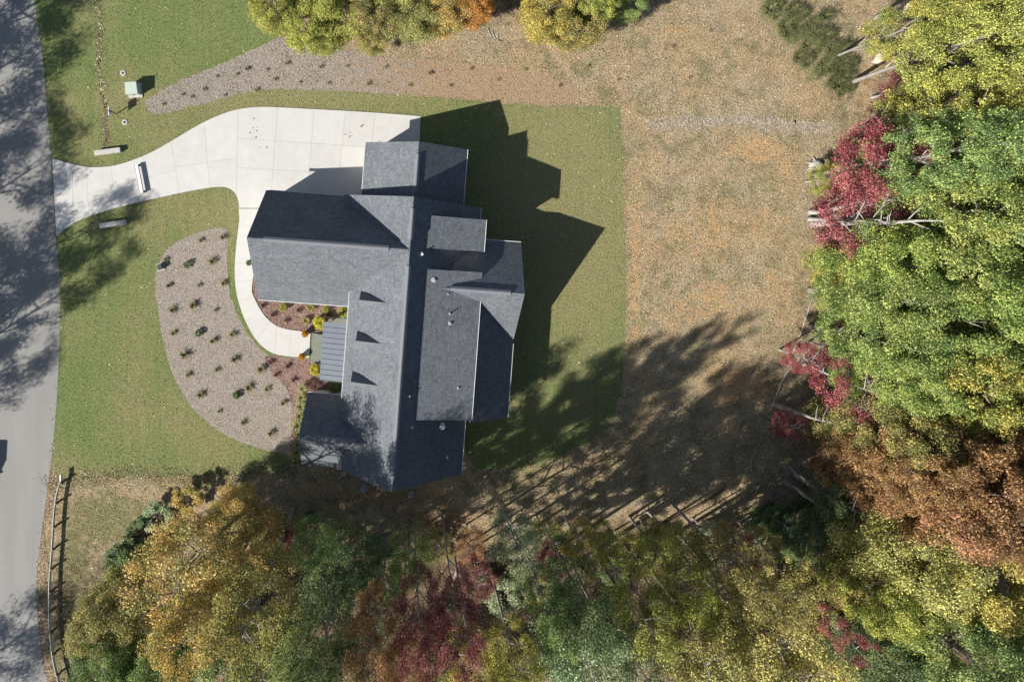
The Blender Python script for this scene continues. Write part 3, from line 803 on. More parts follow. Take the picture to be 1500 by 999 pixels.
for u, v, r, c in [(1440,55,72,'lime'),(1500,15,70,'lime'),(1380,20,46,'lime'),(1425,150,58,'lime'),(1495,150,55,'yellow'),(1395,225,66,'green'),(1475,255,70,'bright'),
                   (1405,310,72,'bright'),(1490,345,72,'green'),(1385,385,75,'bright'),(1300,385,64,'bright'),(1465,430,76,'bright'),(1310,440,62,'bright'),
                   (1245,395,44,'lime'),(1385,470,74,'bright'),(1265,440,42,'bright'),(1480,520,76,'bright'),(1310,505,58,'bright'),(1405,560,78,'lime'),(1320,560,56,'bright'),(1255,520,30,'green'),
                   (1500,600,70,'bright'),(1352,190,30,'green'),(1570,90,80,'lime'),(1570,250,85,'green'),(1575,400,85,'bright'),(1575,560,85,'lime'),(1570,-40,90,'lime'),(1450,-50,80,'lime')]:
    crown_at(u, v, r*.92, c, hE(u), EAST, EDGE if u < 1430 else PROTO)
for u, v, r, c in [(1245,630,52,'olive'),(1320,640,52,'olive'),(1278,692,54,'rust'),(1395,700,72,'rust'),(1470,680,66,'rust'),(1375,745,66,'rust'),(1335,690,54,'rust'),(1480,745,60,'rust'),
                   (1340,815,76,'tanyel'),(1430,835,84,'yellow'),(1250,840,58,'olive'),(1195,790,50,'dark'),(1480,925,66,'green'),(1400,950,66,'green'),(1300,880,52,'lime'),
                   (1285,965,56,'dark'),(1350,1010,70,'green'),(1440,1040,70,'green'),(1190,900,60,'olive'),(1560,700,80,'rust'),(1570,850,80,'yellow'),(1560,1000,80,'green'),(1235,775,46,'olive')]:
    crown_at(u, v, r, c, min(hE(u), 9 if v > 995 else 19), CORNER, EDGE if u < 1400 else PROTO)
for u, v, r, c in [(1100,905,72,'tanyel'),(1045,960,84,'tanyel'),(1140,970,78,'tanyel'),(995,850,52,'lime'),(1090,845,50,'olive'),(930,880,52,'lime'),(1000,930,60,'olive'),
                   (845,950,76,'pale'),(905,960,60,'pale'),(850,880,54,'dark'),(750,965,50,'lime'),(690,975,46,'yellow'),(800,890,40,'green'),
                   (610,905,46,'maroon'),(665,895,44,'maroon'),(545,925,48,'rust'),(590,980,40,'rust'),(560,850,42,'dark'),(600,825,42,'green'),(512,822,50,'dark'),(480,860,56,'dark'),
                   (458,800,40,'green'),(470,940,58,'dark'),(530,985,46,'pale'),(440,985,56,'green'),(760,1040,70,'green'),(880,1050,70,'pale'),(1000,1060,70,'tanyel'),(1130,1070,70,'olive'),(640,1050,60,'lime'),(530,1060,60,'green'),(1250,1070,70,'dark')]:
    crown_at(u, v, r*.87, c, hS(v, 9 if v > 1005 else (11 if u < 640 and v < 885 else (23 if u < 720 else 19))), SOUTH, TALL if v > 885 and v < 1005 else LIGHT)
for u, v, r, c in [(280,830,78,'gold'),(360,795,66,'gold'),(378,872,64,'olive'),(290,905,60,'gold'),(170,895,56,'olive'),(160,960,52,'green'),(235,975,58,'green'),(320,990,62,'green'),
                   (400,955,58,'green'),(345,750,40,'gold'),(230,1050,70,'green'),(360,1070,70,'dark'),(130,1040,50,'olive')]:
    crown_at(u, v, r, c, hS(v, (23 if u > 350 else 19) if c == 'gold' or u == 378 else (9 if v > 1005 else 13)), RAIL, TALL if hS(v, 23) > 15 and u > 240 else PROTO)
# sparse understorey with branches showing
for u, v, r, c, h, lab in [(1292,240,62,'red',12.5,'tall crimson red maple by the pale standing trunk at the clearing edge'),(1268,320,58,'red',11,'low crimson red maple around the foot of the pale trunk'),
                     (1345,125,34,'maroon',8,'small maroon maple below the yellow-green crowns beside the cut log'),(1256,562,50,'red',10.5,'crimson maple with bent bare branches over the shaded clearing edge'),
                     (1180,525,26,'red',6,'thin crimson sapling with bare branches on the clearing edge'),(1157,625,22,'red',5,'little crimson sapling in deep shade beside a grey trunk'),
                     (1085,812,34,'maroon',9,'dark maroon maple in the shade of the wood'),(808,828,24,'maroon',8,'small dark maroon maple beside the sparse grey-green tree'),
                     (1236,930,26,'red',12,'narrow crimson crown between straw yellow and dark green crowns'),(432,798,24,'red',8,'small crimson maple beside the golden orange crowns'),
                     (1490,785,26,'red',14,'red crown below the rusty orange trees')]:
    zc = .7*h; p = P(u, v, zc); add_tree((p.x,p.y,0), h, r*S*(1-zc/H), c, lab, None, SPARSE, name='maple_tree', bark='pale_bark')
for u, v, r, c, h, lab in [(757,800,40,'pale',11,'sparse grey-green tree standing alone in the shaded leaf litter'),(855,805,34,'yellow',9,'thin dull yellow tree at the shaded wood edge'),
                     (1000,810,40,'tanyel',11,'sparse straw yellow tree with pale bare branches'),(1215,262,26,'lime',5,'small yellow-green tree beside the pale stump'),
                     (1235,740,34,'dark',10,'sparse dark green tree among grey leaning trunks')]:
    zc = .7*h; p = P(u, v, zc); add_tree((p.x,p.y,0), h, r*S*(1-zc/H), c, lab, None, SPARSE, bark='pale_bark')
UNDER = ('{} young tree in the added understorey', 'young trees added to shade the wood edge')  # young trees added to shade the lit strip and break up trunk shadows
for k, (u, v, r, c, h) in enumerate([(640,800,24,'olive',6),(690,800,24,'rust',6),(800,785,24,'olive',6),(880,790,24,'lime',7),(925,815,26,'tanyel',7),(960,790,22,'olive',6),
                           (1045,790,24,'pale',6),(1065,835,28,'dark',8),(1120,800,28,'olive',7),(1150,770,22,'dark',6),(700,850,30,'maroon',8),(780,850,28,'dark',8)]):
    crown_at(u, v, r, c, h, UNDER, SPARSE, name='added_young_tree')
for u, v, r, c, h in [(405,15,40,'lime',8),(450,40,42,'lime',7),(505,20,44,'lime',8),(478,62,24,'lime',5),(550,25,42,'olive',8),(600,28,42,'olive',8),(650,25,38,'gold',8),(690,15,32,'orange',8),
                      (800,25,44,'yellow',8),(840,40,42,'olive',7),(870,10,34,'lime',8),(915,12,26,'green',6),(580,-25,50,'lime',10),(470,-30,55,'lime',10),(680,-40,50,'gold',10),(790,-40,50,'olive',10),(900,-40,45,'green',9),(545,62,22,'olive',4)]:
    crown_at(u, v, r, c, h, NORTH, zc=.6)
# trees across the road whose shade falls on road and lawn (they stand left of the picture)
for u, v, r, h, c in [(-225,235,74,17,'green'),(-165,140,66,17,'green'),(-245,120,70,18,'olive'),(-235,420,70,18,'green'),(-150,500,56,18,'green'),(-240,560,66,17,'olive'),(-240,700,56,16,'green'),(-215,320,60,16,'olive'),
                      (-200,1080,60,16,'green'),(-150,580,42,18,'green')]:
    p = P(u, v); add_tree((p.x, p.y, 0), h, r*S, c, '%s broadleaf tree across the road from the house' % COLS[c][0], '%s trees across the road' % COLS[c][0], LIGHT)

# tell the crowns of the woods apart by size and by the crown they stand next to
for rnd_ in (0, 1):
    count = {}
    for c in CROWNS: count[c[0]['label']] = count.get(c[0]['label'], 0)+1
    for root, u, v, r, word, label, group in CROWNS:
        if rnd_ and count[root['label']] == 1: continue
        order = sorted((c for c in CROWNS if c[4] != word), key=lambda c: (c[1]-u)**2+(c[2]-v)**2)
        n1 = order[0][4]; n2 = next((c[4] for c in order if c[4] != n1), n1)
        size = 'broad' if r >= 70 else ('middling' if r >= 50 else 'small')
        place = label.split(' in the ', 1)[1]
        if 'young' in label: size += ' young'
        root['label'] = ('%s %s tree between %s and %s ones in the %s' % (size, word, n1, n2, place)) if rnd_ else \
            ('%s %s tree beside %s %s one in the %s' % (size, word, 'an' if n1[0] in 'aeio' else 'a', n1, place))

# bushes
def bush(u, v, r, h, c, label, group=None, protos=SHRUB, cat='bush', name='bush', pi=None):
    p = P(u, v, h*.5); return add_tree((p.x,p.y,0), h, r*S, c, label, group, protos, cat, name, 'dark_bark', 20.0, 7.5, pi)
bush(232,758,24,1.8,'pale','pale sage bush at the edge of the rough grass'); bush(275,732,22,2.2,'gold','small golden orange bush in front of the sage bush',pi=1)
bush(188,818,30,3.0,'dark','dark green bush between rough grass and golden trees'); bush(205,778,20,1.6,'dark','low dark bush beside the sage bush',pi=1)
for i,(u, v, r, h) in enumerate([(700,850,26,2.2),(640,800,24,2),(740,870,30,2),(900,835,24,2),(960,800,22,1.6),(1040,800,30,2),(1130,760,26,2.2),(1140,830,34,3),(1100,780,20,1.5),(455,772,22,2.0),(780,850,30,2.4)]):
    bush(u, v, r, h, ['dark','olive','pale'][i%3], '%s bush on the shaded forest floor'%COLS[['dark','olive','pale'][i%3]][0], '%s bushes on the forest floor'%COLS[['dark','olive','pale'][i%3]][0], pi=i%2)

# garden plants: tufts of grass and shrubs
def tuft_mesh(seed, n=60, L=.5, spread=1.0, w=.022):
    g = random.Random(seed); V = []; F = []; b = 0
    for i in range(n):
        th = g.uniform(0,6.28); l = L*g.uniform(.6,1.15); sp = g.uniform(.25,1.0)*spread
        d = Vector((math.cos(th),math.sin(th),0)); s = Vector((-d.y,d.x,0))*w
        p0 = d*g.uniform(0,.06); p1 = p0+d*l*.45*sp+Vector((0,0,l*.65)); p2 = p0+d*l*1.05*sp+Vector((0,0,l*.55))
        V += [p0-s,p0+s,p1-s*.8,p1+s*.8,p2]; F += [(b,b+1,b+3,b+2),(b+2,b+3,b+4)]; b += 5
    m = bpy.data.meshes.new('grass_tuft'); m.from_pydata([tuple(v) for v in V],[],F); return m
def mat_tuft(name, a, b):
    n = NT(name); oi = n.n.new('ShaderNodeObjectInfo'); f = n.noise(7,3)
    n.col(n.mix(n.math('ADD', n.math('MULTIPLY', oi.outputs['Random'], .5), n.math('MULTIPLY', f, .5)), a, b)); return n.done(.8,0,.2)
WEED_M = mat_tuft('dry_weed_blades', (.15,.125,.07), (.26,.22,.13)); TUFT_M = mat_tuft('brown_green_grass_blades', (.10,.09,.04), (.25,.23,.105)); RED_T = mat_tuft('purple_grass_blades', (.06,.03,.03), (.17,.09,.07))
LT = mat_tuft('light_green_grass_blades', (.20,.23,.08), (.36,.38,.15))
tufts = [tuft_mesh(i, 70, .62, 1.0) for i in range(4)]
def plant(u, v, sc, label, group, mats=TUFT_M, z=.018, name='grass_plant'):
    p = P(u, v); m = tufts[int(u+v) % 4]
    if not m.materials: m.materials.append(TUFT_M)
    o = bpy.data.objects.new(name, m); col.objects.link(o); o.location = (p.x,p.y,z-.01); o.scale = (sc,sc,sc*random.uniform(.7,1)); o.rotation_euler = (0,0,random.uniform(0,6))
    o.material_slots[0].link = 'OBJECT'; o.material_slots[0].material = mats
    return tag(o, label, 'plant', group)
for u, v in [(296,352),(327,348),(243,380),(312,383),(248,418),(293,418),(328,415),(253,454),(283,447),(316,454),(255,488),(312,499),(340,490),(270,519),(345,526),(318,541),(277,549),(295,578),(365,567),(383,540),(392,569),(321,602),(416,590),(358,618),(396,634)]:
    plant(u+random.uniform(-1,1), v, random.uniform(.5,1.25), 'spiky brown-green grass plant set in the pale bed', 'grass plants in the pale bed')
for u, v in [(274,388),(291,488),(346,579)]:
    bush(u, v, 5.5, .5, 'dark', 'small round dark evergreen shrub in the pale bed', 'evergreen shrubs in the pale bed', name='shrub', cat='shrub')
for u, v in [(397,530),(422,536),(405,548),(430,556),(386,447),(420,469),(438,454),(400,461),(482,460)]:
    plant(u, v, .75, 'small purple-brown grass plant in the red mulch', 'purple plants in the red mulch', RED_T, .024)
for u, v in [(454,561),(462,565)]: plant(u, v, 1.4, 'purple fountain grass beside the porch and pale green grasses', 'purple fountain grass by the porch', RED_T, .024)
for k in range(9):
    u = 446.5-k*1.05+random.uniform(-2,1); v = 568+k*13.5
    plant(u-3, v, random.uniform(1.1,1.6), 'pale green grass clump along the side wall of the house', 'pale grass clumps along the wall', LT, .024)
for u, v, r, h, c in [(468,473,9.5,1.1,'yellow'),(462,541,8.5,1.0,'yellow')]:
    bush(u, v, r, h, 'lemon', 'bright yellow shrub beside the metal porch roof', 'yellow shrubs beside the porch', name='shrub', cat='shrub', pi=0)
for u, v, r in [(415,450,6.5),(455,451,5.5),(477,453,5.5),(503,457,9)]:
    bush(u, v, r, .7, 'lime', 'yellow-green shrub in the mulch below the front eave', 'yellow-green shrubs below the eave', name='shrub', cat='shrub')
bush(448,470,6,.5,'tanyel','straw coloured shrub in the mulch near the yellow shrub',name='shrub',cat='shrub',pi=1)
bush(490,568,9,1.2,'dark','dark green shrub in the shaded corner beside the porch',name='shrub',cat='shrub')
bush(365,385,4.5,.5,'dark','small dark shrub beside the walk under the gable end',name='shrub',cat='shrub')
for u, v in [(448,488),(443.5,521)]:
    p = P(u, v); r0 = empty('potted_mum', (p.x,p.y,.068), 'round orange chrysanthemum in a dark pot at the porch steps', 'potted plant', 'potted chrysanthemums')
    MB().lathe([(.14,0),(.2,.02),(.25,.3),(.27,.32),(.27,.35),(.23,.35),(.2,.3)],16).build('pot', M['pot'], r0)
    g = np.random.default_rng(5); th = g.random(70)*6.28; el = g.random(70)*1.4
    C = np.stack([.24*np.cos(th)*np.cos(el), .24*np.sin(th)*np.cos(el), .45+.2*np.sin(el)],1)
    fm = leaf_mesh('flowers', C, None, np.full(70,.10), 14, .06, 9); fo = bpy.data.objects.new('flowers', fm); col.objects.link(fo); fo.parent = r0
    fo.color = (.55,.26,.02,1); fo['tint'] = [.62,.36,.03]
scrub = [tuft_mesh(70+i, 190, 1.5, .95, .03) for i in range(3)]
SCR = mat_tuft('pine_green_needles', (.06,.07,.028), (.17,.175,.075))
rs = random.Random(8)
for k in range(64):
    t = rs.random(); u = 1125+t*112+rs.gauss(0,17); v = -8+t*135+rs.gauss(0,17)
    if u > 1268 or v > 150: continue
    p = P(u, v); m = scrub[k % 3]
    if not m.materials: m.materials.append(SCR)
    o = bpy.data.objects.new('pine_sapling', m); col.objects.link(o); o.location = (p.x,p.y,-.02); q = rs.uniform(.5,1.0); o.scale = (q*1.3,q*.75,q*.9); o.rotation_euler = (0,0,.6+rs.uniform(-.3,.3))
    tag(o, 'scrubby dark green pine sapling on the slope beside the cut log', 'sapling', 'pine saplings beside the cut log')
# young weeds on the mulch strip
rw = random.Random(4)
for u, v in [(240,155),(268,140),(282,146),(300,128),(318,110),(330,140),(348,112),(362,104),(376,130),(392,100),(404,118),(420,92),(440,118),(470,98),(482,122),(508,98),(540,120),(566,98),(600,122),(630,105),(660,126),(690,100),(730,120),(770,100),(820,130),(860,100),(905,118),(1010,110),(985,70),(1040,45)]:
    plant(u, v+rw.uniform(-4,4), rw.uniform(.4,.65), 'small dark weed sprouting from the grey mulch strip', 'weeds on the mulch strip', WEED_M, .016, 'weed_plant')

# ------------------------------------------------------------------ logs, branches, stumps
def log(name, pts, r0, r1, label, mat, cat='log', z=None):
    W_ = [P(u, v) for u, v in pts]; n = len(W_)
    o = W_[0].copy()
    b = MB(); b.tube([p-o+Vector((0,0,(r0+(r1-r0)*i/(n-1))*.9 + (z[i] if z else 0))) for i, p in enumerate(W_)], [r0+(r1-r0)*i/(n-1) for i in range(n)], 9)
    ob = b.build(name, M[mat], None, True); ob.location = (o.x, o.y, 0)
    return tag(ob, label, cat)
log('log_or_trunk_shadow', [(1281,95),(1291,73),(1308,44),(1330,5),(1345,-25)], .38, .2, 'straight pale cut log lying on the slope', 'cut_wood')
log('fallen_branch', [(1296,100),(1310,88),(1322,80)], .06, .03, 'thin pale branch lying beside the cut log', 'cut_wood', 'branch')
log('fallen_branch', [(1192,428),(1182,460),(1172,490),(1160,520)], .07, .03, 'long thin grey branch lying along the clearing edge', 'pale_bark', 'branch')
log('fallen_branch', [(1129,598),(1136,575),(1145,548),(1151,535)], .07, .03, 'thin grey branch leaning by the shaded crimson saplings', 'pale_bark', 'branch', [0,.2,.5,.8])
log('fallen_branch', [(1100,690),(1101,672),(1108,655),(1124,632)], .10, .03, 'bent grey branch in the tree shadows of the clearing', 'bark', 'branch')
log('log_or_trunk_shadow', [(958,778),(990,758),(1030,735),(1060,716)], .16, .10, 'brown bar standing in for a trunk shadow between lawn and wood', 'wood')  # cast shadow of a tree trunk, modelled as a solid brown bar
log('log_or_trunk_shadow', [(672,824),(668,840),(662,856)], .16, .1, 'short grey log in deep forest shade', 'bark')
for i in range(3):
    log('fallen_branch', [(714+i*7,42+i*5),(719+i*6,54+i*3),(726+i*6,60)], .05, .02, 'bleached stick lying below the orange trees by the mulch', 'pale_bark', 'branch')['group'] = 'bleached sticks below the orange trees'
rk = random.Random(12)
V = []
tw = MB()
for k in range(420):
    u = rk.uniform(915,1200); v = rk.uniform(20,760)
    if rk.random() < .35: u = rk.gauss(1195,22); v = rk.uniform(180,560)
    p = P(u, v); th = rk.uniform(0,3.14); L = rk.uniform(.15,.8); d = Vector((math.cos(th),math.sin(th),0))*L
    tw.tube([p+Vector((0,0,.02)), p+d*.5+Vector((rk.uniform(-.05,.05),rk.uniform(-.05,.05),.04)), p+d+Vector((0,0,.02))], [.018,.015,.006], 4)
tag(tw.build('twigs', M['bark']), 'small dry twigs littering the bare clearing', 'twigs', kind='stuff')
# standing bare trunks that lean out of the wood
def bare_trunk(u, v, h, r, label, mat='pale_bark', lean=(0,0), seed=1):
    p = P(u, v); rr = random.Random(seed); b = MB()
    ax = [Vector((lean[0]*t*t+rr.uniform(-.08,.08), lean[1]*t*t+rr.uniform(-.08,.08), h*t)) for t in (0,.03,.12,.25,.4,.55,.7,.85,1)]
    ax[0].x = ax[0].y = 0
    b.tube(ax, [r*1.5,r*1.15,r,r*.92,r*.82,r*.7,r*.52,r*.34,r*.08], 10)
    for k in range(7):
        t = rr.uniform(.4,.95); q = Vector((lean[0]*t*t,lean[1]*t*t,h*t)); th = rr.uniform(0,6.28); L = rr.uniform(.6,1.5)
        e = q+Vector((L*math.cos(th),L*math.sin(th),L*rr.uniform(.3,.9))); b.tube([q,q.lerp(e,.5)+Vector((0,0,-.1)),e],[r*.22,r*.14,r*.04],6)
    o = b.build('bare_trunk', M[mat], None, True); o.location = (p.x,p.y,0); return tag(o, label, 'tree trunk')
bare_trunk(1190,328,15,.26,'tall pale bare trunk standing in front of the crimson maple',seed=2)
bare_trunk(1187,311,8,.2,'shorter pale leaning trunk beside the tall bare trunk',lean=(.6,1.2),seed=3)
bare_trunk(1150,706,7,.2,'grey bare trunk in deep shade below the crimson sapling','bark',seed=4)
bare_trunk(1155,686,5,.18,'short grey bare trunk in deep shade of the corner wood','bark',lean=(.3,-.5),seed=5)
bare_trunk(1135,592,7,.22,'grey bent trunk among crimson leaves at the shaded clearing edge','bark',lean=(1.0,.2),seed=6)
bare_trunk(872,806,12,.2,'slim grey trunk rising from the shaded wood edge','bark',lean=(.2,.2),seed=7)
bare_trunk(1222,458,8,.16,'slim white trunk poking out of the bright green crowns',lean=(.2,.1),seed=8)
# stump
p = P(1194, 243); sp = empty('tree_stump', (p.x,p.y,0), 'bleached grey tree stump with roots at the clearing edge', 'stump')
b = MB(); b.lathe([(.62,0),(.5,.1),(.42,.3),(.4,.42),(.36,.45)],12); b.build('stem', M['pale_bark'], sp, True)
for k in range(7):
    th = k*.9; d = Vector((math.cos(th),math.sin(th),0)); MB().tube([d*.3+Vector((0,0,.2)),d*.6+Vector((0,0,.1)),d*.85+Vector((0,0,.02))],[.14,.08,.02],7).build('root', M['pale_bark'], sp, True)

# ------------------------------------------------------------------ roadside things
# transformer
p = P(198.5, 132.5); tb = empty('transformer_box', (p.x,p.y,.0), 'pale green utility transformer box on a concrete pad in the lawn', 'utility box', rz=R(4))
MB().box(-.62,.62,-.68,.62,.0,.12).build('pad', M['pad'], tb)
MB().box(-.5,.5,-.5,.5,.12,.95).build('cabinet', M['green_box'], tb)
MB().add([(-.54,-.56,.95),(.54,-.56,.95),(.54,.54,.95),(-.54,.54,.95),(-.54,-.56,1.0),(.54,-.56,1.0),(.5,.5,1.1),(-.5,.5,1.1)],[(0,3,2,1),(4,5,6,7),(0,1,5,4),(1,2,6,5),(2,3,7,6),(3,0,4,7)]).build('lid', M['green_box'], tb)
MB().box(-.05,.05,-.56,-.51,.45,.6).build('handle', M['dark'], tb)
# sign
p = P(171, 167); sg = empty('sign', (p.x,p.y,.0), 'small white sign board on a thin post in the lawn', 'sign', rz=R(0))
MB().box(-.035,.035,-.035,.035,0,1.75).build('post', M['dark'], sg)
MB().box(-.09,-.035,-.38,.38,.95,1.55).build('board', M['white'], sg)
# covers
for u, v, l in [(180.5,107.5,'round white utility cover in the lawn above the green box'),(183,179.5,'round white utility cover in the lawn between sign and driveway')]:
    p = P(u, v); c = empty('utility_cover', (p.x,p.y,.008), l, 'utility cover')
    MB().lathe([(.26,0),(.26,.05),(.21,.07),(.12,.07),(.12,.03)],20).build('ring', M['pad'], c); MB().lathe([(.115,0),(.115,.045)],16).build('cap', M['dark'], c)
# culvert headwalls
for u, v, an, l in [(160,223,R(7.5),'grey concrete culvert headwall beside the upper driveway edge'),(167.5,328.5,R(9),'grey concrete culvert headwall beside the lower driveway edge')]:
    p = P(u, v); c = empty('culvert_headwall', (p.x,p.y,0), l, 'headwall', rz=an)
    MB().box(-1.12,1.12,-.19,.19,0,.40).build('wall', M['pad'], c)
    MB().box(-1.15,1.15,-.22,.22,.40,.46).build('cap', M['pad'], c)
    s_ = 1 if v < 300 else -1
    MB().tube([(0,s_*.15,.2),(0,s_*.26,.2)],[.17,.17],16).build('pipe', M['dark'], c)
# bench-like beam across the driveway
p = P(207, 263); bn = empty('low_bench', (p.x,p.y,.0755), 'long low white bench standing across the concrete driveway', 'bench', rz=R(11))
MB().box(-.15,.12,-1.28,1.28,.36,.42).build('seat', M['white'], bn)
for y in (-1.2, 1.2):
    MB().box(-.19,.19,y-.045,y+.045,0,.36).build('leg', M['dark'], bn)
MB().box(.125,.155,-1.3,1.3,.30,.425).build('edge_rail', M['dark'], bn); MB().box(-.18,-.155,-1.3,1.3,.30,.425).build('edge_rail', M['dark'], bn)
# pedestal at the bed edge
p = P(236, 391); pd = empty('utility_pedestal', (p.x,p.y,.02), 'small dark grey utility pedestal at the edge of the pale bed', 'utility box', rz=R(20))
MB().box(-.32,.28,-.34,.34,0,.10).build('base', M['pad'], pd); MB().box(-.16,.24,-.24,.24,.10,.5).build('cabinet', M['dark'], pd)
# rounded rocks by the south wall
for u, v, r, l in [(534,713,.42,'rounded grey boulder beside the south gable wall'),(602,723,.36,'darker grey boulder in the shade below the south gable')]:
    p = P(u, v); g = random.Random(u); b = MB(); b.lathe([(r*.7,0),(r*.98,r*.25),(r,r*.5),(r*.8,r*.85),(r*.45,r*1.05),(.02,r*1.1)],14)
    b.v = [(x*g.uniform(.93,1.07), y*g.uniform(.93,1.07), z*g.uniform(.95,1.05)) for x, y, z in b.v]
    o = b.build('boulder', M['rock'], None, True); o.location = (p.x,p.y,0); tag(o, l, 'boulder')
# guardrail
gp = catmull([(96,700),(90,720),(86,750),(83,800),(79.5,845),(79,890),(81,930),(86,965),(95,1000),(108,1040),(122,1075)], 8)
gw = [P(u, v) for u, v in gp]; o0 = gw[0].copy()
gr = empty('guardrail', (o0.x,o0.y,0), 'long galvanised roadside guardrail on dark posts beside the road', 'guardrail')
prof = [(0,.40),(.06,.45),(.06,.50),(0,.55),(.0,.57),(.06,.62),(.06,.67),(0,.73)]
b = MB(); V = []
for i, p in enumerate(gw):
    d = (gw[min(i+1,len(gw)-1)]-gw[max(i-1,0)]).normalized(); n = Vector((d.y,-d.x,0))
    if n.x > 0: n = -n
    q = p-o0
    V += [q+n*(x+.10)+Vector((0,0,z)) for x, z in prof] + [q+n*(x+.092)+Vector((0,0,z)) for x, z in prof]
n2_ = 16; F = []
for i in range(len(gw)-1):
    for k in range(7):
        F.append((i*16+k, i*16+k+1, i*16+17+k, i*16+16+k)); F.append((i*16+8+k, i*16+24+k, i*16+25+k, i*16+9+k))
    F.append((i*16+7,i*16+15,i*16+31,i*16+23)); F.append((i*16,i*16+16,i*16+24,i*16+8))
b.add(V, F).build('rail', M['galv'], gr)
acc = 0; last = gw[0]; nextd = .15
for p in gw:
    acc += (p-last).length; last = p
    if acc >= nextd:
        q = p-o0; MB().box(q.x-.05,q.x+.09,q.y-.08,q.y+.08,0,.80).build('post', M['wood'], gr); nextd += 1.92
t0 = gw[0]-o0
MB().box(t0.x-.16,t0.x-.06,t0.y-.05,t0.y+.55,.42,.72).build('end_terminal', M['galv'], gr)
# car standing on the road just left of the picture; its shadow reaches in
p = P(-33, 690); car = empty('car', (p.x,p.y,.023), 'dark car on the road beside its shadow at the verge', 'car', rz=R(-3))
sec = [(-2.25,.72,.45,.62),(-2.2,.84,.35,.85),(-1.5,.90,.30,.98),(-.6,.92,.28,1.02),(1.0,.92,.28,1.04),(1.9,.9,.30,1.02),(2.3,.82,.38,.95),(2.36,.7,.5,.8)]
b = MB(); V = []
for y, hw, z0, z1 in sec:
    V += [(-hw*.9,y,z0),(-hw,y,(z0+z1)/2),(-hw*.94,y,z1-.04),(-hw*.75,y,z1),(hw*.75,y,z1),(hw*.94,y,z1-.04),(hw,y,(z0+z1)/2),(hw*.9,y,z0)]
F = [tuple(range(8)), tuple(range(len(V)-1,len(V)-9,-1))]
for i in range(len(sec)-1):
    for k in range(8): F.append((i*8+k, i*8+8+k, i*8+8+(k+1)%8, i*8+(k+1)%8))
b.add(V, F).build('body', M['car'], car)
b = MB(); b.add([(-.8,-1.1,1.0),(.8,-1.1,1.0),(.84,2.0,1.0),(-.84,2.0,1.0),(-.62,-.3,1.62),(.62,-.3,1.62),(.64,1.6,1.65),(-.64,1.6,1.65)],[(0,3,2,1),(4,5,6,7),(0,1,5,4),(1,2,6,5),(2,3,7,6),(3,0,4,7)]).build('cabin', M['glass'], car)
MB().box(-.63,.63,-.28,1.6,1.655,1.69).build('roof', M['car'], car)
for x in (-.86, .86):
    for y in (-1.4, 1.45):
        w_ = MB().tube([(x-.11,y,.34),(x+.11,y,.34)],[.34,.34],20).build('wheel', M['tyre'], car)
        MB().tube([(x-.12,y,.34),(x+.12,y,.34)],[.2,.2],14).build('rim', M['galv'], w_)
    MB().box(x*1.07-.10,x*1.07+.10,-.85,-.70,.98,1.13).build('mirror', M['car'], car)
    MB().box(x*.72-.16,x*.72+.16,-2.27,-2.2,.62,.76).build('headlight', M['lamp'], car)

# ------------------------------------------------------------------ fallen leaves and grass as real small blades
def scatter(name, label, cat, n, size, sampler, colr, tint, seed, z=.03):
    g = np.random.default_rng(seed); pts = sampler(g, n)
    C = np.column_stack([pts, np.full(len(pts), z)])
    m = leaf_mesh(name, C, None, np.full(len(C), .02), 1, size, seed, .9)
    o = bpy.data.objects.new(name, m); col.objects.link(o); o.color = (*colr,1); o['tint'] = list(tint)
    return tag(o, label, cat, kind='stuff')
DRV = W(drive_px); WLK = W(walk_px); BED = W(bed_px)
def in_arr(poly, X, Y):
    c = np.zeros(len(X), bool); n = len(poly); j = n-1
    for i in range(n):
        xi, yi = poly[i]; xj, yj = poly[j]
        if yi != yj:
            c ^= ((yi > Y) != (yj > Y)) & (X < (xj-xi)*(Y-yi)/(yj-yi)+xi)
        j = i
    return c
ROADP = W([(-420,-90)]) + W(re_s) + W([(-420,1220)])
def samp_ground(g, n):
    U = g.uniform(60,1520,n); V = g.uniform(-20,1020,n)
    X = (U-NU)*S; Y = -(V-NV)*S
    k = ~in_arr(DRV,X,Y) & ~in_arr(WLK,X,Y) & ~in_arr(ROADP,X,Y) & ~in_arr(W(lawn_px),X,Y)
    return np.column_stack([X[k],Y[k]])
def samp_lawn(g, n):
    U = g.uniform(60,920,n); V = g.uniform(-20,705,n); X = (U-NU)*S; Y = -(V-NV)*S
    k = in_arr(W(lawn_px),X,Y) & ~in_arr(DRV,X,Y) & ~in_arr(WLK,X,Y) & ~in_arr(ROADP,X,Y) & ~in_arr(BED,X,Y)
    return np.column_stack([X[k],Y[k]])
scatter('fallen_leaves', 'brown and tan fallen leaves covering the clearing and forest floor', 'leaves', 110000, .085, samp_ground, (.26,.18,.11), (.52,.41,.28), 41)
scatter('fallen_leaves', 'pale fallen leaves scattered thinly over the lawn', 'leaves', 5000, .10, samp_lawn, (.40,.32,.18), (.55,.47,.30), 42)
scatter('grass_blades', 'short green and yellowish grass blades of the lawn', 'grass', 120000, .06, samp_lawn, (.15,.185,.062), (.27,.28,.115), 43, .018)
def samp_ditch(g, n):
    t = g.random(n); base = np.array([(143,10),(146,60),(148,110),(150,150),(154,190),(160,216)])
    i = np.minimum((t*5).astype(int),4); f = t*5-i
    q = base[i]*(1-f)[:,None]+base[i+1]*f[:,None]; q += g.normal(size=(n,2))*np.array([2.6,2]); q[:,0] += 2.5*np.sin(q[:,1]*.05)+1.5*np.sin(q[:,1]*.17)
    return np.column_stack([(q[:,0]-NU)*S, -(q[:,1]-NV)*S])
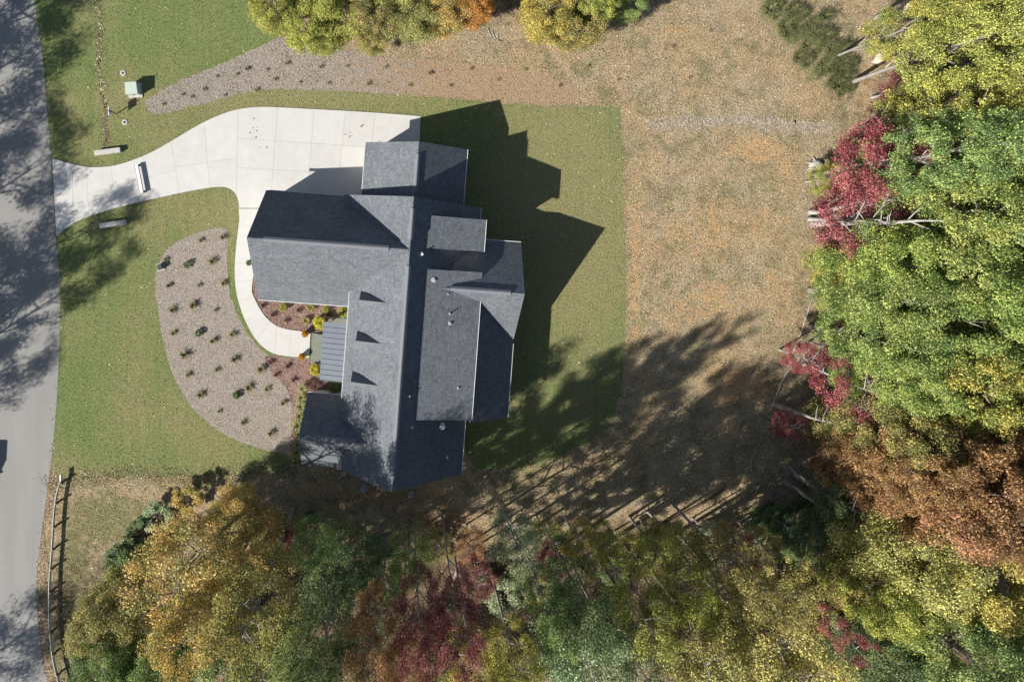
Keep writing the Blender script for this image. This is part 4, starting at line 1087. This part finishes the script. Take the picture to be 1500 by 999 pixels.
scatter('fallen_leaves', 'line of brown leaves caught in the shallow lawn ditch', 'leaves', 420, .13, samp_ditch, (.26,.17,.12), (.55,.44,.34), 44, .03)
def samp_drive(g, n):
    c = g.integers(0, 14, n); cen = np.column_stack([g.uniform(360,600,14), g.uniform(165,215,14)])
    q = cen[c]+g.normal(size=(n,2))*4; return np.column_stack([(q[:,0]-NU)*S, -(q[:,1]-NV)*S])
scatter('fallen_leaves', 'few dry leaves lying on the concrete driveway', 'leaves', 22, .12, samp_drive, (.16,.11,.07), (.3,.22,.15), 45, .095)

edge_px = [(600,139),(700,148),(800,155),(908,158),(912,230),(915,320),(917,420),(916,500),(911,560),(900,610),(860,650),(790,680),(700,690)]
edge2_px = [(62,703),(120,700),(200,697),(300,699),(390,694),(432,688)]
def samp_edge(lst, sg, off):
    base = np.array(lst, float)
    def f(g, n):
        L = np.r_[0, np.cumsum(np.hypot(*np.diff(base, axis=0).T))]; t = g.random(n)*L[-1]
        U = np.interp(t, L, base[:,0]); V = np.interp(t, L, base[:,1])
        wob = off+3*np.sin(t*.09)+3*np.sin(t*.031+1)
        U = U+g.normal(size=n)*sg+wob*(1 if len(lst) > 8 else 0); V = V+g.normal(size=n)*sg+(wob if len(lst) < 8 else 0)
        return np.column_stack([(U-NU)*S, -(V-NV)*S])
    return f
scatter('grass_blades', 'grass blades creeping out over the soil along the back lawn edge', 'grass', 2600, .07, samp_edge(edge_px, 3.0, 0), (.24,.25,.095), (.36,.35,.16), 51, .012)
scatter('grass_blades', 'grass blades thinning into the rough ground below the front lawn', 'grass', 4200, .07, samp_edge(edge2_px, 6, 3), (.23,.25,.09), (.36,.35,.16), 52, .012)
scatter('fallen_leaves', 'tan leaves blown onto the front lawn edge by the rough ground', 'leaves', 1800, .09, samp_edge(edge2_px, 6.5, -4), (.30,.21,.13), (.55,.44,.30), 53, .035)
def samp_road(g, n):
    b = np.array(re_s); i = g.integers(0, len(b)-1, n); f = g.random(n)
    q = b[i]*(1-f)[:,None]+b[i+1]*f[:,None]; q[:,0] -= np.abs(g.normal(size=n))*5
    return np.column_stack([(q[:,0]-NU)*S, -(q[:,1]-NV)*S])
scatter('fallen_leaves', 'dry leaves lying along the edge of the road', 'leaves', 260, .09, samp_road, (.32,.24,.17), (.5,.40,.29), 54, .04)
